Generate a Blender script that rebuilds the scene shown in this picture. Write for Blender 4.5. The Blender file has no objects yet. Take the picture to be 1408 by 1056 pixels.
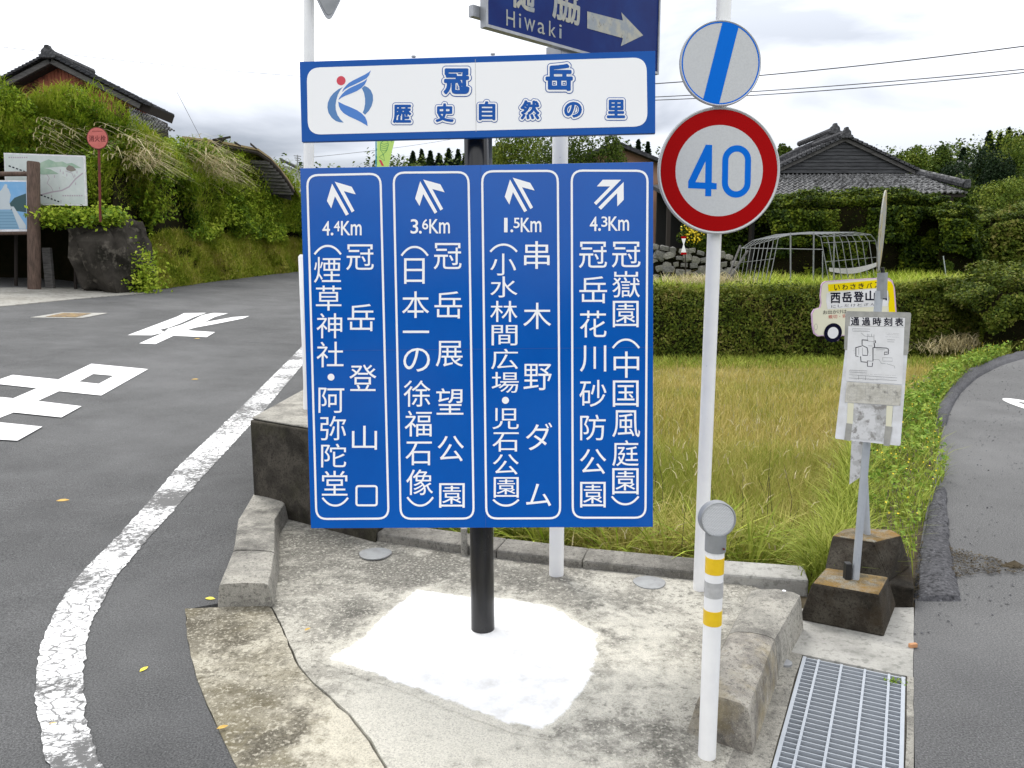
import bpy, math, random
import numpy as np
from mathutils import Vector, Matrix
from mathutils.geometry import delaunay_2d_cdt
random.seed(7); rng = np.random.default_rng(7)
scene = bpy.context.scene
COL = scene.collection
# ------------------------------------------------------------------ camera
F, HZ, W, H = 1095.0, 360.0, 1408, 1056
EYE = np.array([0.0, 0.0, 1.6]); PITCH = math.atan((528 - HZ) / F)
cd = bpy.data.cameras.new('camera'); cam = bpy.data.objects.new('camera', cd); COL.objects.link(cam)
cam.location = EYE; cam.rotation_euler = (math.pi / 2 - PITCH, 0, 0)
cd.sensor_width = 36; cd.lens = 36 * F / W; cd.clip_start = 0.05; cd.clip_end = 3000
scene.camera = cam
# ------------------------------------------------------------------ light
scene.view_settings.view_transform = 'Standard'; scene.view_settings.look = 'None'
scene.view_settings.exposure = 0.42; scene.view_settings.gamma = 1.0; scene.view_settings.use_curve_mapping = False
SUN_EL, SUN_ROT = math.radians(58), math.radians(-30)
world = bpy.data.worlds.new('World'); scene.world = world; world.use_nodes = True
def build_world():
    nt = world.node_tree; n = nt.nodes; l = nt.links
    bg = n['Background']; bg.inputs['Strength'].default_value = 0.1
    sky = n.new('ShaderNodeTexSky'); sky.sky_type = 'NISHITA'; sky.sun_disc = False
    sky.sun_elevation = SUN_EL; sky.sun_rotation = SUN_ROT
    tc = n.new('ShaderNodeTexCoord'); sep = n.new('ShaderNodeSeparateXYZ'); l.new(tc.outputs['Generated'], sep.inputs[0])
    def math_(op, a, b=None):
        m = n.new('ShaderNodeMath'); m.operation = op
        for i, v in enumerate((a, b)):
            if v is None: continue
            if isinstance(v, (int, float)): m.inputs[i].default_value = v
            else: l.new(v, m.inputs[i])
        return m.outputs[0]
    zz = math_('ADD', math_('MAXIMUM', sep.outputs['Z'], 0.0), 0.16)
    cb = n.new('ShaderNodeCombineXYZ')
    l.new(math_('DIVIDE', sep.outputs['X'], zz), cb.inputs[0]); l.new(math_('DIVIDE', sep.outputs['Y'], zz), cb.inputs[1])
    nz = n.new('ShaderNodeTexNoise'); nz.inputs['Scale'].default_value = 0.9; nz.inputs['Detail'].default_value = 7
    nz.inputs['Roughness'].default_value = 0.5; nz.inputs['Distortion'].default_value = 0.4
    mp = n.new('ShaderNodeMapping'); mp.inputs['Location'].default_value = (4.6, 2.9, 0)
    l.new(cb.outputs[0], mp.inputs[0]); l.new(mp.outputs[0], nz.inputs[0])
    # brightness rises with elevation as in an overcast sky, broken by grey cloud bellies
    er = n.new('ShaderNodeValToRGB'); e = er.color_ramp.elements
    e[0].position = 0.0; e[0].color = (.33, .355, .40, 1); e[1].position = 1.0; e[1].color = (1.15, 1.15, 1.15, 1)
    x = er.color_ramp.elements.new(0.10); x.color = (.37, .39, .425, 1)
    x = er.color_ramp.elements.new(0.17); x.color = (.52, .54, .59, 1)
    x = er.color_ramp.elements.new(0.27); x.color = (.95, .96, .99, 1)
    l.new(sep.outputs['Z'], er.inputs[0])
    cr = n.new('ShaderNodeValToRGB'); e = cr.color_ramp.elements
    e[0].position = 0.36; e[0].color = (.60, .625, .665, 1); e[1].position = 0.56; e[1].color = (1.42, 1.41, 1.39, 1)
    l.new(nz.outputs[0], cr.inputs[0])
    mul = n.new('ShaderNodeMix'); mul.data_type = 'RGBA'; mul.blend_type = 'MULTIPLY'; mul.inputs[0].default_value = 1
    l.new(er.outputs[0], mul.inputs[6]); l.new(cr.outputs[0], mul.inputs[7])
    sc = n.new('ShaderNodeVectorMath'); sc.operation = 'SCALE'; sc.inputs['Scale'].default_value = 12.0
    l.new(mul.outputs[2], sc.inputs[0])
    mx = n.new('ShaderNodeMix'); mx.data_type = 'RGBA'; mx.inputs[0].default_value = 0.93
    l.new(sky.outputs[0], mx.inputs[6]); l.new(sc.outputs[0], mx.inputs[7])
    l.new(mx.outputs[2], bg.inputs[0])
build_world()
sd = bpy.data.lights.new('sun', 'SUN'); sun = bpy.data.objects.new('sun', sd); COL.objects.link(sun)
sd.energy = 1.5; sd.angle = math.radians(18); sd.color = (1, .97, .92)
sun.rotation_euler = Vector((math.sin(SUN_ROT) * math.cos(SUN_EL), math.cos(SUN_ROT) * math.cos(SUN_EL), math.sin(SUN_EL))).to_track_quat('Z', 'Y').to_euler()

# ------------------------------------------------------------------ helpers
_c, _s = math.cos(PITCH), math.sin(PITCH)
R0 = np.array([1, 0, 0.]); R1 = np.array([0, _c, -_s]); R2 = np.array([0, _s, _c])
def ray(px, py): return R0 * (px - 704) / F + R1 + R2 * (528 - py) / F
def P(px, py, Y):                                   # point at depth Y
    d = ray(px, py); return EYE + d * (Y / d[1])
def GZ(px, py, z=0.0):                              # point at height z
    d = ray(px, py); return EYE + d * ((z - 1.6) / d[2])
def sp(v, w=0.35): return w * np.logaddexp(0, v / w)
def TL(x, y): return 0.035 * sp(y - 5.0) + 0.06 * sp(-x - 3.0)   # the left road climbs away and to the left
def G(px, py, off=0.0):
    d = ray(px, py); a, b = 0.5, None; t = 0.5
    while t < 300:
        p = EYE + d * t
        if p[2] < TL(p[0], p[1]): b = t; break
        a = t; t *= 1.02
    if b is None: b = 300
    for _ in range(30):
        m = (a + b) / 2; p = EYE + d * m
        if p[2] < TL(p[0], p[1]): b = m
        else: a = m
    p = EYE + d * b; return np.array([p[0], p[1], TL(p[0], p[1]) + off])

def wloc(o):
    v = np.zeros(3)
    while o is not None: v = v + np.array(o.location); o = o.parent
    return v
def tag(o, label=None, cat=None, group=None, kind=None):
    if label: o['label'] = label
    if cat: o['category'] = cat
    if group: o['group'] = group
    if kind: o['kind'] = kind
    return o
def thing(name, loc, label, cat, group=None):
    o = bpy.data.objects.new(name, None); o.empty_display_size = 0.1; COL.objects.link(o)
    o.location = tuple(float(v) for v in loc); return tag(o, label, cat, group)
class MB:
    def __init__(s): s.v = []; s.f = []; s.m = []
    def add(s, vs, fs, mi=0):
        k = len(s.v); s.v += [tuple(float(c) for c in v) for v in vs]; s.f += [tuple(i + k for i in f) for f in fs]; s.m += [mi] * len(fs); return s
    def prism(s, pts, vec, mi=0):
        n = len(pts); pts = [np.array(p, float) for p in pts]; vec = np.array(vec, float)
        a = [p + vec for p in pts]
        s.add(pts + a, [tuple(range(n - 1, -1, -1)), tuple(range(n, 2 * n))] + [(i, (i + 1) % n, n + (i + 1) % n, n + i) for i in range(n)], mi); return s
    def box(s, c, d, rz=0, mi=0):
        cs, sn = math.cos(rz), math.sin(rz); vs = []
        for z in (-.5, .5):
            for x, y in ((-.5, -.5), (.5, -.5), (.5, .5), (-.5, .5)):
                X, Y = x * d[0], y * d[1]; vs.append((c[0] + X * cs - Y * sn, c[1] + X * sn + Y * cs, c[2] + z * d[2]))
        s.add(vs, [(3, 2, 1, 0), (4, 5, 6, 7), (0, 1, 5, 4), (1, 2, 6, 5), (2, 3, 7, 6), (3, 0, 4, 7)], mi); return s
    def tube(s, pts, r, n=10, mi=0, cap=True):
        pts = [np.array(p, float) for p in pts]; rs = r if hasattr(r, '__len__') else [r] * len(pts); vs = []
        prev = None
        for i, p in enumerate(pts):
            t = pts[min(i + 1, len(pts) - 1)] - pts[max(i - 1, 0)]; t = t / (np.linalg.norm(t) + 1e-12)
            if prev is None:
                a = np.cross(t, [0, 0, 1.0]) if abs(t[2]) < .9 else np.cross(t, [1.0, 0, 0])
            else: a = prev - t * (prev @ t)
            a /= np.linalg.norm(a); prev = a; b = np.cross(t, a)
            for k in range(n):
                th = 2 * math.pi * k / n; vs.append(p + rs[i] * (a * math.cos(th) + b * math.sin(th)))
        fs = []
        for i in range(len(pts) - 1):
            for k in range(n):
                k2 = (k + 1) % n; fs.append((i * n + k, i * n + k2, (i + 1) * n + k2, (i + 1) * n + k))
        if cap: fs += [tuple(range(n - 1, -1, -1)), tuple(range((len(pts) - 1) * n, len(pts) * n))]
        s.add(vs, fs, mi); return s
    def build(s, name, mats, parent=None, smooth=False, bevel=0):
        me = bpy.data.meshes.new(name); off = wloc(parent) if parent is not None else np.zeros(3)
        me.from_pydata([tuple(np.array(v) - off) for v in s.v], [], s.f); me.update()
        if not isinstance(mats, (list, tuple)): mats = [mats]
        for m in mats: me.materials.append(m)
        me.polygons.foreach_set('material_index', s.m)
        o = bpy.data.objects.new(name, me); COL.objects.link(o); o.parent = parent
        if smooth:
            me.polygons.foreach_set('use_smooth', [True] * len(me.polygons))
            try: me.set_sharp_from_angle(angle=math.radians(40))
            except Exception: pass
        if bevel:
            b = o.modifiers.new('bevel', 'BEVEL'); b.width = bevel; b.segments = 2; b.limit_method = 'ANGLE'; b.angle_limit = math.radians(35)
        return o
def build_np(name, V, k, mats, parent=None, mi=None):
    """V (N*k,3): N separate k-gons"""
    V = np.asarray(V, np.float32).reshape(-1, 3)
    if parent is not None: V = V - wloc(parent).astype(np.float32)
    me = bpy.data.meshes.new(name); n = len(V) // k
    me.vertices.add(len(V)); me.vertices.foreach_set('co', V.ravel())
    me.loops.add(len(V)); me.loops.foreach_set('vertex_index', np.arange(len(V), dtype=np.int32))
    me.polygons.add(n); me.polygons.foreach_set('loop_start', np.arange(0, len(V), k, dtype=np.int32))
    if not isinstance(mats, (list, tuple)): mats = [mats]
    for m in mats: me.materials.append(m)
    if mi is not None: me.polygons.foreach_set('material_index', np.asarray(mi, np.int32))
    me.update(calc_edges=True); me.validate()
    o = bpy.data.objects.new(name, me); COL.objects.link(o); o.parent = parent; return o
def grid_np(name, Vg, mats, parent=None, smooth=True):
    """Vg (a,b,3) grid"""
    a, b, _ = Vg.shape; mb = MB(); mb.v = [tuple(map(float, v)) for v in Vg.reshape(-1, 3)]
    for i in range(a - 1):
        for j in range(b - 1): mb.f.append((i * b + j, i * b + j + 1, (i + 1) * b + j + 1, (i + 1) * b + j)); mb.m.append(0)
    return mb.build(name, mats, parent, smooth)
# value noise on arrays
_perm = rng.random((64, 64, 64)).astype(np.float32)
def vnoise(Pn, sc):
    q = np.asarray(Pn) * sc; i = np.floor(q).astype(int); f = q - i; f = f * f * (3 - 2 * f); r = 0
    for dx in (0, 1):
        for dy in (0, 1):
            for dz in (0, 1):
                w = (f[..., 0] if dx else 1 - f[..., 0]) * (f[..., 1] if dy else 1 - f[..., 1]) * (f[..., 2] if dz else 1 - f[..., 2])
                r = r + w * _perm[(i[..., 0] + dx) % 64, (i[..., 1] + dy) % 64, (i[..., 2] + dz) % 64]
    return r
def unit(a): return a / (np.linalg.norm(a, axis=-1, keepdims=True) + 1e-9)
def leaf_quads(Pc, N, size, asp=0.5, spread=0.9, droop=0.0):
    n = len(Pc); N = unit(N + rng.normal(0, spread, (n, 3)))
    t = unit(np.cross(N, rng.normal(0, 1, (n, 3)))); t[:, 2] -= droop; t = unit(t); b = np.cross(N, t)
    s = (size * np.ones(n))[:, None] if not hasattr(size, '__len__') else np.asarray(size)[:, None]
    v = np.stack([Pc - t * s * .5, Pc + b * s * asp * .5 + N * s * .08, Pc + t * s * .5, Pc - b * s * asp * .5 + N * s * .08], 1)
    return v.reshape(-1, 3)
def blades(B, h, w, lean, seg=2, dirs=None, dr=.35):
    """grass blades as tapering strips of quads; returns V for quads"""
    n = len(B); a = rng.uniform(0, 2 * math.pi, n)
    d = np.stack([np.cos(a), np.sin(a), 0 * a], 1) if dirs is None else unit(dirs + rng.normal(0, .45, (n, 3)) * [1, 1, 0])
    sdir = np.stack([-d[:, 1], d[:, 0], 0 * a], 1); sdir = unit(sdir + rng.normal(0, .5, (n, 3)) * [1, 1, 0])
    h = np.broadcast_to(h, n)[:, None]; w = np.broadcast_to(w, n)[:, None]; lean = np.broadcast_to(lean, n)[:, None]
    rows = []
    for k in range(seg + 1):
        u = k / seg; c = B + np.array([0, 0, 1.]) * h * (u - dr * lean * u * u) + d * h * lean * u * u
        ww = w * (1 - u) ** .6 * .5 + w * .04; rows.append((c - sdir * ww, c + sdir * ww))
    q = [np.stack([rows[k][0], rows[k][1], rows[k + 1][1], rows[k + 1][0]], 1) for k in range(seg)]
    return np.stack(q, 1).reshape(-1, 3)

# ------------------------------------------------------------------ materials
def rgba(c): return (c[0], c[1], c[2], 1)
def newmat(name):
    m = bpy.data.materials.new(name); m.use_nodes = True; return m, m.node_tree.nodes, m.node_tree.links, m.node_tree.nodes['Principled BSDF']
def pmat(name, c, rough=.6, metal=0, spec=.5, c2=None, sc=3.0, amt=(.4, .65), bump=0.0, bsc=60, dirt=None, dsc=2.0, damt=(.55, .75), det=5, coat=0, stretch=None):
    m, n, l, b = newmat(name); b.inputs['Roughness'].default_value = rough; b.inputs['Metallic'].default_value = metal
    b.inputs['Specular IOR Level'].default_value = spec; b.inputs['Coat Weight'].default_value = coat; b.inputs['Coat Roughness'].default_value = .12
    b.inputs['Base Color'].default_value = rgba(c); tc = n.new('ShaderNodeTexCoord'); src = tc.outputs['Object']
    if stretch:
        mp = n.new('ShaderNodeMapping'); mp.inputs['Scale'].default_value = stretch; l.new(src, mp.inputs[0]); src = mp.outputs[0]
    cur = None
    def layer(cur, colr, s, a, d):
        t = n.new('ShaderNodeTexNoise'); t.inputs['Scale'].default_value = s; t.inputs['Detail'].default_value = d; t.inputs['Roughness'].default_value = .65
        l.new(src, t.inputs[0]); r = n.new('ShaderNodeMapRange'); r.inputs[1].default_value = a[0]; r.inputs[2].default_value = a[1]; l.new(t.outputs[0], r.inputs[0])
        mx = n.new('ShaderNodeMix'); mx.data_type = 'RGBA'; l.new(r.outputs[0], mx.inputs[0])
        if cur is None: mx.inputs[6].default_value = rgba(c)
        else: l.new(cur, mx.inputs[6])
        mx.inputs[7].default_value = rgba(colr); return mx.outputs[2]
    if c2: cur = layer(cur, c2, sc, amt, det)
    if dirt: cur = layer(cur, dirt, dsc, damt, 8)
    if cur is not None: l.new(cur, b.inputs['Base Color'])
    if bump:
        t = n.new('ShaderNodeTexNoise'); t.inputs['Scale'].default_value = bsc; t.inputs['Detail'].default_value = 4; l.new(src, t.inputs[0])
        bp = n.new('ShaderNodeBump'); bp.inputs['Strength'].default_value = bump; bp.inputs['Distance'].default_value = .01
        l.new(t.outputs[0], bp.inputs['Height']); l.new(bp.outputs[0], b.inputs['Normal'])
    return m
def leafmat(name, cols, rough=.55, trans=.25, nsc=.6):
    m, n, l, b = newmat(name); b.inputs['Roughness'].default_value = rough; b.inputs['Specular IOR Level'].default_value = .08; trans = trans * .6
    g = n.new('ShaderNodeNewGeometry'); tc = n.new('ShaderNodeTexCoord'); t = n.new('ShaderNodeTexNoise'); t.inputs['Scale'].default_value = nsc; t.inputs['Detail'].default_value = 3
    l.new(tc.outputs['Object'], t.inputs[0])
    a = n.new('ShaderNodeMath'); a.operation = 'MULTIPLY_ADD'; a.inputs[1].default_value = .55; l.new(g.outputs['Random Per Island'], a.inputs[0])
    s2 = n.new('ShaderNodeMapRange'); s2.inputs[1].default_value = .35; s2.inputs[2].default_value = .65; s2.inputs[4].default_value = .45; l.new(t.outputs[0], s2.inputs[0]); l.new(s2.outputs[0], a.inputs[2])
    r = n.new('ShaderNodeValToRGB'); r.color_ramp.elements[0].color = rgba(cols[0]); r.color_ramp.elements[1].color = rgba(cols[-1])
    for i, c in enumerate(cols[1:-1]): e = r.color_ramp.elements.new((i + 1) / (len(cols) - 1)); e.color = rgba(c)
    l.new(a.outputs[0], r.inputs[0]); l.new(r.outputs[0], b.inputs['Base Color'])
    tr = n.new('ShaderNodeBsdfTranslucent'); l.new(r.outputs[0], tr.inputs[0]); ms = n.new('ShaderNodeMixShader'); ms.inputs[0].default_value = trans
    l.new(b.outputs[0], ms.inputs[1]); l.new(tr.outputs[0], ms.inputs[2]); l.new(ms.outputs[0], n['Material Output'].inputs[0]); return m
def asphalt_mat(name, base, light, patchy=.35, scale=1.0):
    m, n, l, b = newmat(name); b.inputs['Roughness'].default_value = .9; b.inputs['Specular IOR Level'].default_value = .25
    tc = n.new('ShaderNodeTexCoord'); src = tc.outputs['Object']
    def noise(s, d, lo, hi, a=0., bb=1.):
        t = n.new('ShaderNodeTexNoise'); t.inputs['Scale'].default_value = s; t.inputs['Detail'].default_value = d; t.inputs['Roughness'].default_value = .7; l.new(src, t.inputs[0])
        r = n.new('ShaderNodeMapRange'); r.inputs[1].default_value = lo; r.inputs[2].default_value = hi; r.inputs[3].default_value = a; r.inputs[4].default_value = bb; l.new(t.outputs[0], r.inputs[0]); return r.outputs[0]
    def mix(f, A, B, mode='MIX'):
        mx = n.new('ShaderNodeMix'); mx.data_type = 'RGBA'; mx.blend_type = mode
        (l.new(f, mx.inputs[0]) if not isinstance(f, float) else setattr(mx.inputs[0], 'default_value', f))
        for i, v in ((6, A), (7, B)):
            if isinstance(v, tuple): mx.inputs[i].default_value = rgba(v)
            else: l.new(v, mx.inputs[i])
        return mx.outputs[2]
    c = mix(noise(140 * scale, 3, .35, .65), tuple(v * .62 for v in base), light)
    v = n.new('ShaderNodeTexVoronoi'); v.inputs['Scale'].default_value = 95 * scale; l.new(src, v.inputs[0])
    r = n.new('ShaderNodeMapRange'); r.inputs[1].default_value = .12; r.inputs[2].default_value = .2; r.inputs[3].default_value = .55; r.inputs[4].default_value = 0; l.new(v.outputs['Distance'], r.inputs[0])
    c = mix(r.outputs[0], c, tuple(min(1, q * 1.9) for q in light))
    c = mix(noise(1.1, 6, .35, .7, 0, patchy), c, tuple(q * .55 for q in base))
    c = mix(noise(.35, 4, .45, .7, 0, .35), c, tuple(q * 1.35 for q in light))
    l.new(c, b.inputs['Base Color'])
    bp = n.new('ShaderNodeBump'); bp.inputs['Strength'].default_value = .6; bp.inputs['Distance'].default_value = .006
    l.new(noise(170 * scale, 3, .2, .8), bp.inputs['Height']); l.new(bp.outputs[0], b.inputs['Normal']); return m
def concrete_mat(name, light, mid, dark, moss=None, wear=(.42, .6), sc=4.0, speck=.8, masked=False):
    m, n, l, b = newmat(name); b.inputs['Roughness'].default_value = .92; b.inputs['Specular IOR Level'].default_value = .25
    tc = n.new('ShaderNodeTexCoord'); src = tc.outputs['Object']
    def noise(s, d, lo, hi, a=0., bb=1., dist=0, off=0):
        t = n.new('ShaderNodeTexNoise'); t.inputs['Scale'].default_value = s; t.inputs['Detail'].default_value = d; t.inputs['Roughness'].default_value = .68; t.inputs['Distortion'].default_value = dist
        mp = n.new('ShaderNodeMapping'); mp.inputs['Location'].default_value = (off, off * .7, 0); l.new(src, mp.inputs[0]); l.new(mp.outputs[0], t.inputs[0])
        r = n.new('ShaderNodeMapRange'); r.inputs[1].default_value = lo; r.inputs[2].default_value = hi; r.inputs[3].default_value = a; r.inputs[4].default_value = bb; l.new(t.outputs[0], r.inputs[0]); return r.outputs[0]
    def mix(f, A, B):
        mx = n.new('ShaderNodeMix'); mx.data_type = 'RGBA'; l.new(f, mx.inputs[0])
        for i, v in ((6, A), (7, B)):
            if isinstance(v, tuple): mx.inputs[i].default_value = rgba(v)
            else: l.new(v, mx.inputs[i])
        return mx.outputs[2]
    c = mix(noise(sc, 9, wear[0], wear[1], dist=.5), light, mid)
    c = mix(noise(sc * .45, 8, .5, .66, off=5), c, dark)
    c = mix(noise(sc * 9, 6, .52, .62, 0, .7, off=2), c, dark)
    c = mix(noise(sc * 40, 3, .54, .66, 0, speck, off=9), c, dark)
    c = mix(noise(sc * 30, 3, .60, .68, 0, speck * .9, off=3), c, tuple(min(1, v * 1.35) for v in light))
    if moss: c = mix(noise(sc * .35, 7, .48, .66, 0, .75, off=12), c, moss)
    if masked:   # dusty, stained and freshly mortared areas of the slab, ragged by noise
        at = n.new('ShaderNodeAttribute'); at.attribute_name = 'mask'; sx = n.new('ShaderNodeSeparateColor'); l.new(at.outputs['Color'], sx.inputs[0])
        def ragged(ch, s, w_, off):
            nn = noise(s, 9, .3, .7, -w_, w_, off=off); a_ = n.new('ShaderNodeMath'); a_.operation = 'ADD'; l.new(sx.outputs[ch], a_.inputs[0]); l.new(nn, a_.inputs[1])
            r = n.new('ShaderNodeMapRange'); r.interpolation_type = 'SMOOTHSTEP'; r.inputs[1].default_value = .38 if ch == 2 else .22; r.inputs[2].default_value = .62 if ch == 2 else .85; l.new(a_.outputs[0], r.inputs[0]); return r.outputs[0]
        pale = mix(noise(sc * 38, 4, .45, .65), tuple(min(1, v * 1.30) for v in light), tuple(v * .82 for v in light))
        pale = mix(noise(sc * 60, 2, .6, .66, 0, .6, off=4), pale, dark)
        c = mix(ragged(0, 12, .45, 21), c, pale)
        drk = mix(noise(sc * 20, 5, .45, .6), tuple(v * 1.05 for v in dark), tuple(v * .75 for v in mid)); c = mix(ragged(1, 9, .55, 31), c, drk)
        c = mix(noise(sc * 14, 7, .55, .6, 0, .55, off=17), c, tuple(min(1, v * 1.25) for v in light))
        mort = mix(noise(sc * 2, 6, .5, .75), (.82, .82, .82), (.60, .59, .57)); mort = mix(noise(sc * 22, 2, .74, .76, 0, .7, off=6), mort, (.3, .3, .28)); c = mix(ragged(2, 16, .22, 41), c, mort)
    l.new(c, b.inputs['Base Color'])
    bp = n.new('ShaderNodeBump'); bp.inputs['Strength'].default_value = .55; bp.inputs['Distance'].default_value = .006
    l.new(noise(sc * 28, 5, .2, .8), bp.inputs['Height']); l.new(bp.outputs[0], b.inputs['Normal']); return m
def crackpaint_mat(name, under):
    m, n, l, b = newmat(name); b.inputs['Roughness'].default_value = .7
    tc = n.new('ShaderNodeTexCoord'); mp = n.new('ShaderNodeMapping'); mp.inputs['Rotation'].default_value = (0, 0, .55); mp.inputs['Scale'].default_value = (1, 2.0, 1); l.new(tc.outputs['Object'], mp.inputs[0])
    nd = n.new('ShaderNodeTexNoise'); nd.inputs['Scale'].default_value = 14; nd.inputs['Detail'].default_value = 4; l.new(tc.outputs['Object'], nd.inputs[0])
    mxv = n.new('ShaderNodeMix'); mxv.data_type = 'VECTOR'; mxv.inputs[0].default_value = .06; l.new(mp.outputs[0], mxv.inputs[4]); l.new(nd.outputs['Color'], mxv.inputs[5])
    v = n.new('ShaderNodeTexVoronoi'); v.feature = 'DISTANCE_TO_EDGE'; v.inputs['Scale'].default_value = 11; l.new(mxv.outputs[1], v.inputs[0])
    r = n.new('ShaderNodeMapRange'); r.inputs[1].default_value = .02; r.inputs[2].default_value = .075; r.inputs[3].default_value = .9; r.inputs[4].default_value = 0; l.new(v.outputs[0], r.inputs[0])
    t = n.new('ShaderNodeTexNoise'); t.inputs['Scale'].default_value = 30; t.inputs['Detail'].default_value = 8; t.inputs['Roughness'].default_value = .8; l.new(tc.outputs['Object'], t.inputs[0])
    t2 = n.new('ShaderNodeTexNoise'); t2.inputs['Scale'].default_value = 1.4; t2.inputs['Detail'].default_value = 3; l.new(tc.outputs['Object'], t2.inputs[0])
    ad = n.new('ShaderNodeMath'); ad.operation = 'ADD'; l.new(t.outputs[0], ad.inputs[0]); l.new(t2.outputs[0], ad.inputs[1])
    r2 = n.new('ShaderNodeMapRange'); r2.inputs[1].default_value = .96; r2.inputs[2].default_value = 1.07; l.new(ad.outputs[0], r2.inputs[0])
    mm = n.new('ShaderNodeMath'); mm.operation = 'MAXIMUM'; l.new(r.outputs[0], mm.inputs[0]); l.new(r2.outputs[0], mm.inputs[1])
    mx = n.new('ShaderNodeMix'); mx.data_type = 'RGBA'; mx.inputs[6].default_value = (.80, .80, .80, 1); mx.inputs[7].default_value = rgba(under)
    l.new(mm.outputs[0], mx.inputs[0]); l.new(mx.outputs[2], b.inputs['Base Color']); return m
M = {}
M['asphalt'] = asphalt_mat('asphalt_left', (.066, .067, .068), (.165, .166, .168), .45)
M['asphalt_r'] = asphalt_mat('asphalt_lane', (.10, .10, .102), (.185, .185, .185), .25)
M['asphalt_rough'] = asphalt_mat('asphalt_coarse', (.035, .035, .04), (.12, .12, .13), .5, .35)
M['concrete'] = concrete_mat('concrete_apron', (.48, .46, .40), (.30, .285, .245), (.115, .11, .095), masked=True)
M['concrete_moss'] = concrete_mat('concrete_moss', (.46, .43, .35), (.24, .22, .17), (.085, .075, .055), (.13, .11, .06), masked=True)
M['concrete_kerb'] = concrete_mat('concrete_kerb', (.42, .40, .35), (.27, .26, .23), (.11, .105, .095), None, (.4, .65), 7)
M['concrete_wall'] = concrete_mat('concrete_wall', (.30, .285, .25), (.19, .18, .16), (.085, .08, .07), None, (.38, .58), 6)
M['kerb_lichen'] = concrete_mat('kerb_lichen', (.46, .43, .37), (.30, .28, .24), (.12, .11, .10), (.36, .29, .15), (.4, .65), 7)
M['concrete_dark'] = concrete_mat('concrete_dark', (.085, .075, .06), (.04, .035, .028), (.014, .012, .009), (.035, .035, .015), (.4, .6), 8)
M['concrete_pale'] = concrete_mat('concrete_pale', (.42, .41, .38), (.33, .32, .30), (.2, .2, .18), None, (.45, .7), 3, .3)
M['forecourt'] = concrete_mat('concrete_forecourt', (.36, .35, .32), (.28, .27, .24), (.16, .15, .13), None, (.4, .7), 1.2, .3)
M['block'] = concrete_mat('block_moss_shade', (.075, .066, .052), (.035, .028, .02), (.012, .010, .007), (.035, .022, .008), (.38, .6), 9)  # base block sides: moss plus shade put into the colour, darker than the tops
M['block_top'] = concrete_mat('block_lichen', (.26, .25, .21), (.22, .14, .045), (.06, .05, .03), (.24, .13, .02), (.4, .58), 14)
M['mortar'] = pmat('white_mortar', (.82, .82, .82), .9, c2=(.74, .73, .71), sc=3, amt=(.5, .75), bump=.5, bsc=50, dirt=(.5, .49, .46), dsc=9, damt=(.62, .75))
M['line'] = crackpaint_mat('cracked_white_line', (.09, .09, .09))
M['paint'] = pmat('road_paint', (.80, .80, .80), .7, c2=(.66, .66, .66), sc=40, amt=(.5, .8), dirt=(.35, .35, .35), dsc=60, damt=(.66, .76))
M['pipe'] = pmat('dull_pipe', (.27, .28, .29), .6, .1, c2=(.17, .175, .18), sc=7)
M['white_pole'] = pmat('white_pole', (.88, .88, .88), .4, c2=(.80, .80, .81), sc=3, dirt=(.3, .28, .26), dsc=14, damt=(.68, .74))
M['delin'] = pmat('white_plastic', (.88, .88, .88), .45, c2=(.80, .80, .81), sc=4, dirt=(.40, .37, .32), dsc=18, damt=(.66, .76))
M['yellow'] = pmat('yellow_tape', (.82, .55, .01), .45, c2=(.72, .46, .01), sc=15)
M['grey_tape'] = pmat('grey_tape', (.50, .50, .50), .4, c2=(.38, .38, .38), sc=25)
M['black'] = pmat('black_paint', (.008, .008, .009), .22, c2=(.016, .016, .017), sc=6, dirt=(.05, .05, .045), dsc=20, damt=(.66, .75))
M['blue'] = pmat('sign_blue', (.002, .088, .41), .14, spec=.32, c2=(.002, .10, .45), sc=2.5)
M['blue2'] = pmat('sign_blue_upper', (.006, .085, .37), .3, spec=.14, c2=(.008, .095, .40), sc=2.5)
M['white'] = pmat('sign_white', (.90, .90, .92), .5, spec=.2)
M['lettering'] = pmat('lettering_white', (.92, .92, .94), .5, spec=.2)
M['seam'] = pmat('panel_seam', (.01, .07, .33), .5)
M['logo_blue'] = pmat('logo_blue', (.045, .19, .58), .4)
M['logo_grey'] = pmat('logo_greyblue', (.07, .20, .46), .4)
M['logo_red'] = pmat('logo_red', (.62, .035, .07), .4)
M['navy'] = pmat('navy_sheet', (.002, .016, .13), .4, spec=.12, c2=(.003, .028, .17), sc=5)
M['grey_film'] = pmat('aged_film', (.40, .39, .33), .5, c2=(.27, .30, .33), sc=16, amt=(.45, .6), dirt=(.20, .19, .16), dsc=30, damt=(.6, .68))
M['galv'] = pmat('galvanised', (.38, .39, .41), .45, .6, c2=(.28, .29, .31), sc=12, dirt=(.2, .19, .17), dsc=20, damt=(.6, .72))
M['galv_light'] = pmat('galvanised_light', (.42, .45, .49), .45, .2, c2=(.38, .41, .45), sc=20)
M['grey_metal'] = pmat('grey_metal', (.33, .34, .35), .5, .3, c2=(.24, .25, .26), sc=6)
M['sgn_white'] = pmat('reflective_white', (.58, .59, .60), .5, spec=.2, c2=(.53, .54, .55), sc=120)
M['sgn_red'] = pmat('reflective_red', (.36, .002, .003), .5, spec=.05)
M['sgn_blue'] = pmat('reflective_blue', (.003, .15, .66), .5, spec=.05)
M['rim'] = pmat('sign_rim', (.50, .51, .52), .4, .2)
M['soil'] = pmat('soil', (.05, .038, .022), 1, c2=(.09, .07, .04), sc=6, dirt=(.03, .03, .01), bump=.8, bsc=25)
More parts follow.
